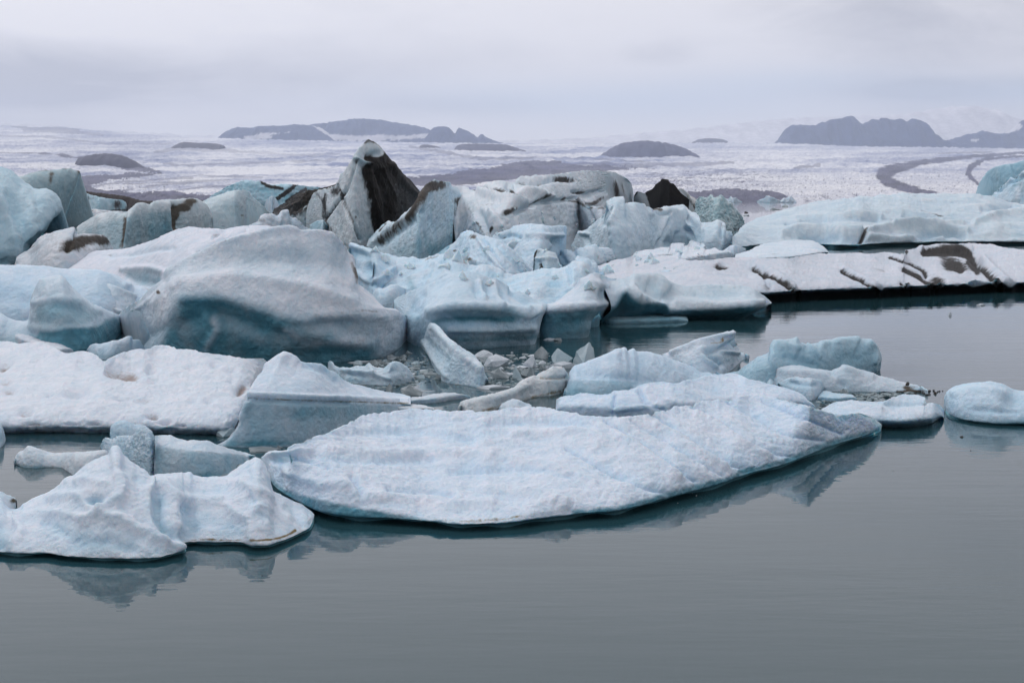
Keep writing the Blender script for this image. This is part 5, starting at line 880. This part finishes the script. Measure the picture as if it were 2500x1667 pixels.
ice("ice_floe", "peaked foreground floe at lower left with sharp spurs and deep blue hollows", "ice floe",
    ["-120,1345 -40,1345 17,1348 50,1350 105,1349 158,1357 230,1361 316,1363 379,1361 420,1352 446,1341 440,1334 438,1332 470,1322 526,1323 560,1322 590,1324 612,1331 630,1332 649,1331 675,1324 701,1315 728,1302 754,1288 767,1262",
     "-120,1215 -50,1205 -20,1205 0,1212 20,1232 30,1238 55,1228 80,1220 98,1212 116,1202 142,1184 168,1167 180,1158 190,1146 200,1138 210,1132 232,1120 252,1111 268,1105 281,1097 290,1102 298,1110 318,1123 337,1136 352,1145 365,1157 372,1161 378,1162 386,1158 397,1155 416,1152 440,1149 466,1147 473,1156 481,1162 492,1165 506,1166 530,1163 551,1160 570,1147 589,1132 606,1122 624,1115 634,1118 641,1128 651,1144 658,1160 661,1178 664,1195 682,1203 701,1210 718,1218 733,1227 748,1238 760,1246 767,1255"],
    off=2.6, prof=1.5, back=0.8, bk_=0.9, grit=0.6, jag=2.0, bw=1.35, under=(0.07, 0.25), rel=[("f", 130, 9, 1, 1), ("f", 50, 4, 1, 1), ("b", 26, 2.2, 1, 1)], tint=0.22, tn=0.3, wcol=(0.78, 0.81, 0.87), tcol=(0.50, 0.67, 0.76), dents=0.8, edge=0.0,
    bumps="o 228,1222,24,12,-22,10;l 9,13 281,1100 290,1150 300,1190 250,1240;l 8,12 60,1235 120,1215 190,1208 215,1232 240,1240;l 8,9 165,1175 200,1170 260,1180;o 295,1145,16,12,-10;o 335,1165,12,10,-7;l 9,16 365,1195 380,1178 400,1180 425,1205 460,1218 540,1225;l 13,-20 385,1215 385,1250 400,1295 420,1310;l 9,14 358,1200 360,1240 370,1280 400,1310 440,1335;l 13,-14 460,1245 470,1290 450,1305;l 12,-8 500,1270 560,1280;l 9,12 560,1240 600,1260 640,1230 700,1260;l 8,9 590,1180 640,1200 690,1230;l 9,-9 610,1215 660,1235 700,1255;l 9,14 30,1260 50,1300 25,1330;l 10,-10 0,1290 5,1330;l 9,13 200,1270 240,1255 290,1265 340,1290 400,1320;l 14,-12 180,1320 250,1318 320,1335;o 60,1240,20,12,-8;l 8,8 60,1255 120,1250 200,1262;l 8,-8 110,1275 160,1300;l 7,7 480,1170 560,1175 600,1165;l 7,7 610,1270 615,1320;o 640,1290,20,16,6;l 6,-7 720,1250 740,1280;o 310,1240,30,12,-7",
    teal="o 228,1224,20,9,0.35;l 9,0.3 385,1220 388,1260 405,1295;o 255,1335,80,12,0.35;o 470,1275,22,16,0.2;o 0,1325,26,26,0.45;o 395,1290,12,20,0.25;o 540,1300,70,10,0.2",
    dirt="l 3,0.62 470,1316 530,1318 590,1317;l 4,0.8 615,1322 660,1318 700,1306 720,1295;l 3,0.35 440,1330 465,1318;l 3,0.3 745,1280 762,1262;l 3,0.25 30,1342 100,1345 150,1352;o 420,1345,36,4,0.22", dirtc=(0.15, 0.115, 0.06), dn=0.0, res=2.0, sss=0.5, smooth=2, round_=16)

# pieces of the central jumble
ice("iceberg", "smooth grey lavender ice lobe in front of the flat topped berg", "iceberg",
    ["1180,588 1250,580 1320,566 1400,564 1470,572 1505,560", "1168,572 1180,545 1215,528 1250,517 1275,505 1297,509 1322,494 1351,488 1380,486 1410,488 1437,501 1470,505 1490,522 1497,545"],
    off=6, prof=2, rel=[("f", 70, 7, 1, 1), ("r", 26, 1.6, 1, 1)], tint=0.3, wcol=(0.78, 0.79, 0.83), tcol=(0.42, 0.50, 0.56), bumps="l 6,7 1297,509 1330,530 1350,560;l 5,-6 1250,520 1275,550 1290,575;l 6,6 1190,540 1230,580;l 5,-5 1430,500 1450,540;l 6,6 1340,490 1420,492", dirt="o 1205,556,8,5,0.9;l 3,0.6 1230,525 1260,515 1297,510;l 3,0.5 1180,555 1200,580;o 1275,520,14,4,0.5;l 4,0.5 1415,495 1440,508 1470,510;o 1460,548,14,4,0.6,-20", dirtc=(0.06, 0.055, 0.05))
for lb_, f_, c_, of_, ti_, bp_ in [
  ("pale blue ice column standing in the central jumble left of the arch", "1385,712 1420,720 1472,708", "1390,692 1396,662 1403,642 1411,631 1420,626 1430,627 1440,633 1450,635 1458,649 1463,670 1470,692", 3, 0.5, "l 5,6 1412,632 1408,680;l 5,-6 1432,640 1436,690"),
  ("scooped blue ice lump behind the right shoulder of the domed berg", "1162,728 1220,738 1295,728", "1166,702 1177,682 1190,669 1214,661 1232,670 1245,667 1262,676 1280,690 1293,712", 3, 0.45, "o 1225,700,26,12,-8;l 5,5 1180,690 1215,670 1260,682"),
  ("rounded pale lump between the scooped blue lump and the arch leg", "1238,746 1300,750 1356,738", "1242,716 1256,698 1272,689 1288,692 1304,684 1330,690 1346,704 1356,722", 3, 0.4, "o 1300,715,20,12,-8;l 5,6 1262,700 1320,690"),
  ("blue shadowed lump touching the upper left side of the arch leg", "1338,732 1390,736 1434,722", "1342,714 1350,690 1362,675 1378,670 1392,660 1406,666 1424,678 1434,702", 3, 0.5, "o 1385,700,18,14,-8;l 5,6 1360,690 1395,665"),
  ("small blue pointed hummock on the white field behind the arch", "1668,710 1700,713 1740,710", "1671,690 1680,673 1689,659 1698,655 1708,663 1720,660 1729,676 1738,692", 1.0, 0.5, "l 4,5 1690,660 1684,690;o 1708,682,8,10,-4"),
  ("low blue hummock on the white field left of the pointed one", "1598,710 1640,714 1680,711", "1602,682 1611,665 1630,658 1650,662 1664,660 1673,672 1678,686", 1.0, 0.45, "o 1640,680,14,8,-4"),
  ("knobbly white lump below the tilted slab of the central jumble", "1050,668 1090,676 1140,668", "1052,650 1064,636 1078,630 1092,620 1106,622 1120,634 1134,648 1142,660", 2.5, 0.3, "l 4,-4 1090,625 1096,660"),
  ("small white ice wedge left of the fractured soiled block", "1262,690 1285,696 1312,688", "1264,676 1276,660 1286,652 1296,660 1306,672 1312,680", 2, 0.3, ""),
  ("flat white ice cake in front of the scalloped hump", "1385,668 1430,674 1478,664", "1386,658 1404,650 1430,648 1456,650 1476,656", 2, 0.1, "")]:
    ice("iceberg", lb_, "iceberg", [f_, c_], off=of_, prof=2.5, back=0.6, rel=[("f", 40, 4, 1, 1), ("r", 16, 1.6, 1, 1)], tint=ti_, tn=0.4, bumps=bp_, tcol=(0.42, 0.64, 0.76), res=1.8)
# ------------------------------------------------------------------ loose chunks, stones, brash
mI = ice_mat(0.15, (0.022, 0.02, 0.018), 0.35, 1.2, 0.0); mS = ice_mat(0.1, (0.05, 0.04, 0.035), 0.7, 1.0, 0.0)
clear = [rock_mesh(k, 0.7, 0.5, ((0.48, 0.62, 0.68), (0.72, 0.79, 0.83)), mI) for k in range(5)]
greyc = [rock_mesh(k + 9, 0.6, 0.45, ((0.20, 0.24, 0.26), (0.44, 0.48, 0.50)), mI) for k in range(4)]
white = [rock_mesh(k + 19, 0.6, 0.4, ((0.60, 0.64, 0.69), (0.76, 0.79, 0.84)), mI) for k in range(4)]
stone = [rock_mesh(k + 31, 0.7, 0.5, ((0.03, 0.027, 0.025), (0.12, 0.10, 0.09)), mS, 2) for k in range(4)]
for m_, x, y, w, h, lb in [
    (greyc[0], 1324, 874, 56, 26, "grey clear ice chunk left of the glassy one, beside the snow cone floe"),
    (clear[1], 1364, 884, 66, 26, "glassy blue chunk glinting between the grey chunk and the pointed one"),
    (clear[2], 1432, 890, 92, 42, "pointed pale ice chunk standing left of the snow cone floe"),
    (white[1], 1380, 899, 84, 15, "flat pinkish white ice plate below the glassy chunk"),
    (greyc[3], 1288, 921, 50, 20, "dark reddish dirty ice lump next to the brown ice finger"),
    (greyc[1], 1218, 922, 60, 20, "dark grey dirty ice lump between the leaning slab and the reddish lump"),
    (clear[0], 1262, 922, 28, 24, "small upright clear ice shard between the two dark lumps"),
    (white[2], 1178, 870, 70, 14, "flat snowy chunk touching the right side of the leaning slab top"),
    (white[3], 1205, 892, 98, 26, "long white chunk right of the leaning slab"),
    (white[0], 1294, 896, 38, 26, "small white peaked chunk in the slush pool"),
    (greyc[2], 1322, 902, 30, 12, "low dark chunk at the root of the brown ice finger"),
    (white[1], 1208, 948, 92, 8, "thin flat plate floating right of the leaning slab foot"),
    (greyc[0], 952, 956, 30, 18, "brownish ice lump just above the wedge berg tip, left of the pair"),
    (greyc[1], 1002, 964, 66, 22, "wider brownish grey lump just above the wedge berg tip, right of the pair"),
    (white[2], 1350, 828, 0, 0, ""),
    (white[0], 1415, 1166, 0, 0, ""),
    (clear[3], 565, 1060, 0, 0, ""),
    (greyc[2], 1070, 925, 40, 12, "dark shard half under the foot of the leaning slab"),
    (white[3], 1340, 829, 56, 4, "thin ice sliver afloat in front of the left arch leg"),
    (greyc[3], 1362, 832, 28, 7, "dark sliver beside the thin one in front of the arch"),
    (white[1], 2396, 746, 26, 4, "thin white sliver on dark water below the striped floe"),
    (white[2], 2319, 770, 12, 8, "tiny white fleck of ice on the open water at the right"),
    (stone[0], 2348, 1067, 12, 3, "small dark floating crumb near the right rounded ice"),
    (clear[2], 560, 1062, 90, 14, "clear brash lump between the snow floe and the wedge berg"),
    (greyc[1], 640, 1098, 90, 8, "flat brown tinted raft in the gap left of the great floe"),
    (clear[4], 560, 1140, 60, 22, "clear melting chunk at the right end of the tapering floe"),
    (greyc[0], 1918, 505, 24, 4, "small dark ice raft far out in the lagoon, upper of two"),
    (greyc[2], 1890, 512, 44, 4, "longer dark ice raft far out in the lagoon, lower of two"),
    (stone[1], 1821, 520, 14, 3, "dark speck of ice on the bright far lagoon"),
    (white[3], 1818, 527, 28, 4, "pale low ice raft on the bright far lagoon"),
    (stone[2], 2216, 940, 11, 7, "dark stone frozen on the crest of the pale grey hump"),
]:
    if w == 0: continue
    chunk(m_, x, y, w, h, lb, rot=0.0, z=0.0 if m_ not in (stone[2],) else 0.15)
for k in range(34):   # gravelly tail at the right of the hump
    t = random.random(); x = 2235 + 78 * t + random.uniform(-8, 8); y = 957 + random.uniform(-5, 9) * (1 - t * 0.4)
    chunk(random.choice(stone), x, y, random.uniform(4, 11), random.uniform(1.5, 3.5), "small dark stone in the gravel spit beside the right rounded ice", "stone", "stones of the gravel spit", "stone")
def scatter(n, poly, wr, meshes, lb, grp, hr=0.35, seed=0):
    r = random.Random(seed); c = pts(poly); x0, y0 = c.min(0); x1, y1 = c.max(0); k = 0
    while k < n:
        x, y = r.uniform(x0, x1), r.uniform(y0, y1)
        if not inpoly(np.array([x]), np.array([y]), c)[0]: continue
        w = wr[0] + (wr[1] - wr[0]) * r.random() ** 2.5
        chunk(r.choice(meshes), x, y, w, w * hr * r.uniform(0.5, 1.3), lb, "ice chunk", grp); k += 1
scatter(40, "870,890 930,882 1000,868 1060,905 1075,925 1000,935 1015,915 990,895 930,890 880,905", (6, 44), greyc + clear, "grey crumb of melting brash ice in the pool left of the leaning slab", "brash ice left of the leaning slab", 0.18, 1)
scatter(44, "1150,870 1250,862 1310,868 1340,880 1320,905 1270,935 1220,945 1200,940 1190,900", (5, 30), greyc + clear + white, "crumb of melting brash ice in the pool right of the leaning slab", "brash ice right of the leaning slab", 0.22, 2)
scatter(20, "900,880 1000,862 990,880 920,895", (8, 40), greyc, "dirty brash lump along the foot of the big leaning berg", "dirty brash at the foot of the big berg", 0.3, 3)
scatter(22, "1990,960 2120,958 2230,962 2100,972 2030,985 1995,1000", (5, 26), clear + greyc, "clear crumb of brash ice between the hump and the boxy floe", "brash ice behind the boxy floe", 0.4, 4)
scatter(18, "430,1165 480,1155 560,1140 620,1120 640,1120 600,1140 560,1160 500,1172", (5, 24), clear + greyc, "clear crumb of brash ice behind the peaked foreground floe", "brash ice behind the peaked floe", 0.35, 5)
scatter(12, "500,1062 620,1088 700,1092 690,1100 560,1078", (6, 30), clear + greyc, "thin crumb of brash ice left of the great central floe", "brash ice left of the great floe", 0.2, 6)
scatter(12, "1740,490 1960,489 1950,493 1740,494", (4, 16), white + clear, "bright speck of ice along the far glacier shore", "ice specks along the glacier shore", 0.4, 7)
scatter(16, "880,885 1000,872 1060,905 1075,925 900,940", (24, 70), white + greyc, "thin flat ice plate awash in the pool left of the leaning slab", "ice plates left of the leaning slab", 0.10, 11)
scatter(20, "1150,870 1340,862 1330,900 1230,940 1190,930", (20, 70), white + greyc, "thin flat ice plate awash in the pool right of the leaning slab", "ice plates right of the leaning slab", 0.10, 12)
mB = ice_mat(0.5, (0.022, 0.02, 0.018), 0.5, 0.8, 0.6)
block = [rock_mesh(k + 51, 0.75, 0.6, ((0.62, 0.77, 0.85), (0.84, 0.87, 0.90)), mB) for k in range(6)]
bpy.context.view_layer.update(); DG = bpy.context.evaluated_depsgraph_get()
from mathutils import Vector
def rest_blocks(n, poly, wr, lb, grp, seed):
    """loose blocks lying on whatever ledge of ice lies in that direction"""
    r = random.Random(seed); c = pts(poly); x0, y0 = c.min(0); x1, y1 = c.max(0); k = t = 0
    while k < n and t < n * 12:
        t += 1; x, y = r.uniform(x0, x1), r.uniform(y0, y1)
        if not inpoly(np.array([x]), np.array([y]), c)[0]: continue
        dx, dy, dz = ray(x, y); hit, p, nn, _i, ob, _m = SC.ray_cast(DG, Vector((0, 0, CH)), Vector((float(dx), float(dy), float(dz))).normalized())
        if not hit or nn.z < 0.30 or ob.get("category") is None or ob.name.startswith("ice_block") or p.y > 400: continue
        w = wr[0] + (wr[1] - wr[0]) * r.random() ** 2; s_ = p.y / F
        o = link("ice_block", r.choice(block), lb, "ice block", grp, loc=(p.x, p.y, p.z - 0.10 * w * s_))
        o.scale = (w * s_ / 2.2, w * s_ / 2.8, w * s_ * r.uniform(0.3, 0.6) / 0.9); o.rotation_euler = (r.uniform(-.3, .3), r.uniform(-.3, .3), r.uniform(0, 6.28)); k += 1
rest_blocks(34, "905,610 1100,610 1340,590 1500,630 1500,690 1360,740 1240,720 1100,670 960,700", (12, 50), "angular pale ice block lying on the ice of the central jumble", "blocks lying on the central jumble", 21)
rest_blocks(16, "1120,520 1500,470 1510,560 1180,590", (8, 30), "small pale ice block lying on the flat topped berg", "blocks lying on the flat topped berg", 22)
rest_blocks(18, "1500,615 1800,602 1840,625 1560,672", (8, 34), "small bright ice block lying on the floe before the horned berg", "blocks lying on the floe before the horned berg", 23)
# slush film: countless flakes, one piece
r = np.random.RandomState(3); Vs = []; Fs = []
for poly, n in (("870,890 930,882 1040,868 1075,925 1000,945 900,950 850,930", 600), ("1150,862 1340,862 1350,885 1270,940 1180,945 1110,940", 600), ("1995,962 2235,958 2100,985 2000,1005", 500), ("430,1165 620,1118 650,1120 560,1165", 400)):
    c = pts(poly); x0, y0 = c.min(0); x1, y1 = c.max(0)
    X = r.uniform(x0, x1, n * 3); Y = r.uniform(y0, y1, n * 3); ok = inpoly(X, Y, c); X = X[ok][:n]; Y = Y[ok][:n]
    P = at_z(X, Y, 0.004); s = r.uniform(0.01, 0.05, len(X)) * np.exp(r.normal(0, 0.5, len(X)))
    for p, q in zip(P, s):
        a = r.uniform(0, 6.28, 4); a.sort(); b = len(Vs)
        Vs += [[p[0] + q * 1.6 * math.cos(t), p[1] + q * math.sin(t), p[2]] for t in a] + [[p[0], p[1], p[2] + q * 0.35]]
        Fs += [[b, b + 1, b + 4], [b + 1, b + 2, b + 4], [b + 2, b + 3, b + 4], [b + 3, b, b + 4]]
Vs = np.array(Vs); link("slush", new_mesh("slush", Vs, np.array(Fs), mI, np.tile([0.26, 0.32, 0.34, -0.2], (len(Vs), 1)), smooth=False), "thin grey slush film floating in the pools between the bergs", "slush", kind="stuff")

for k, (x, y, w) in enumerate([(1700, 1210, 5), (1712, 1216, 4), (1738, 1222, 4), (1690, 1204, 3), (1806, 1180, 4), (1780, 1188, 3), (2180, 1150, 4), (640, 1405, 4), (2370, 1100, 4), (1655, 1228, 3)]):
    chunk(stone[k % 4] if k % 3 else white[k % 4], x, y, w, w * 0.4, "tiny crumb floating alone on the open foreground water", "ice chunk", "lone crumbs on the open water")
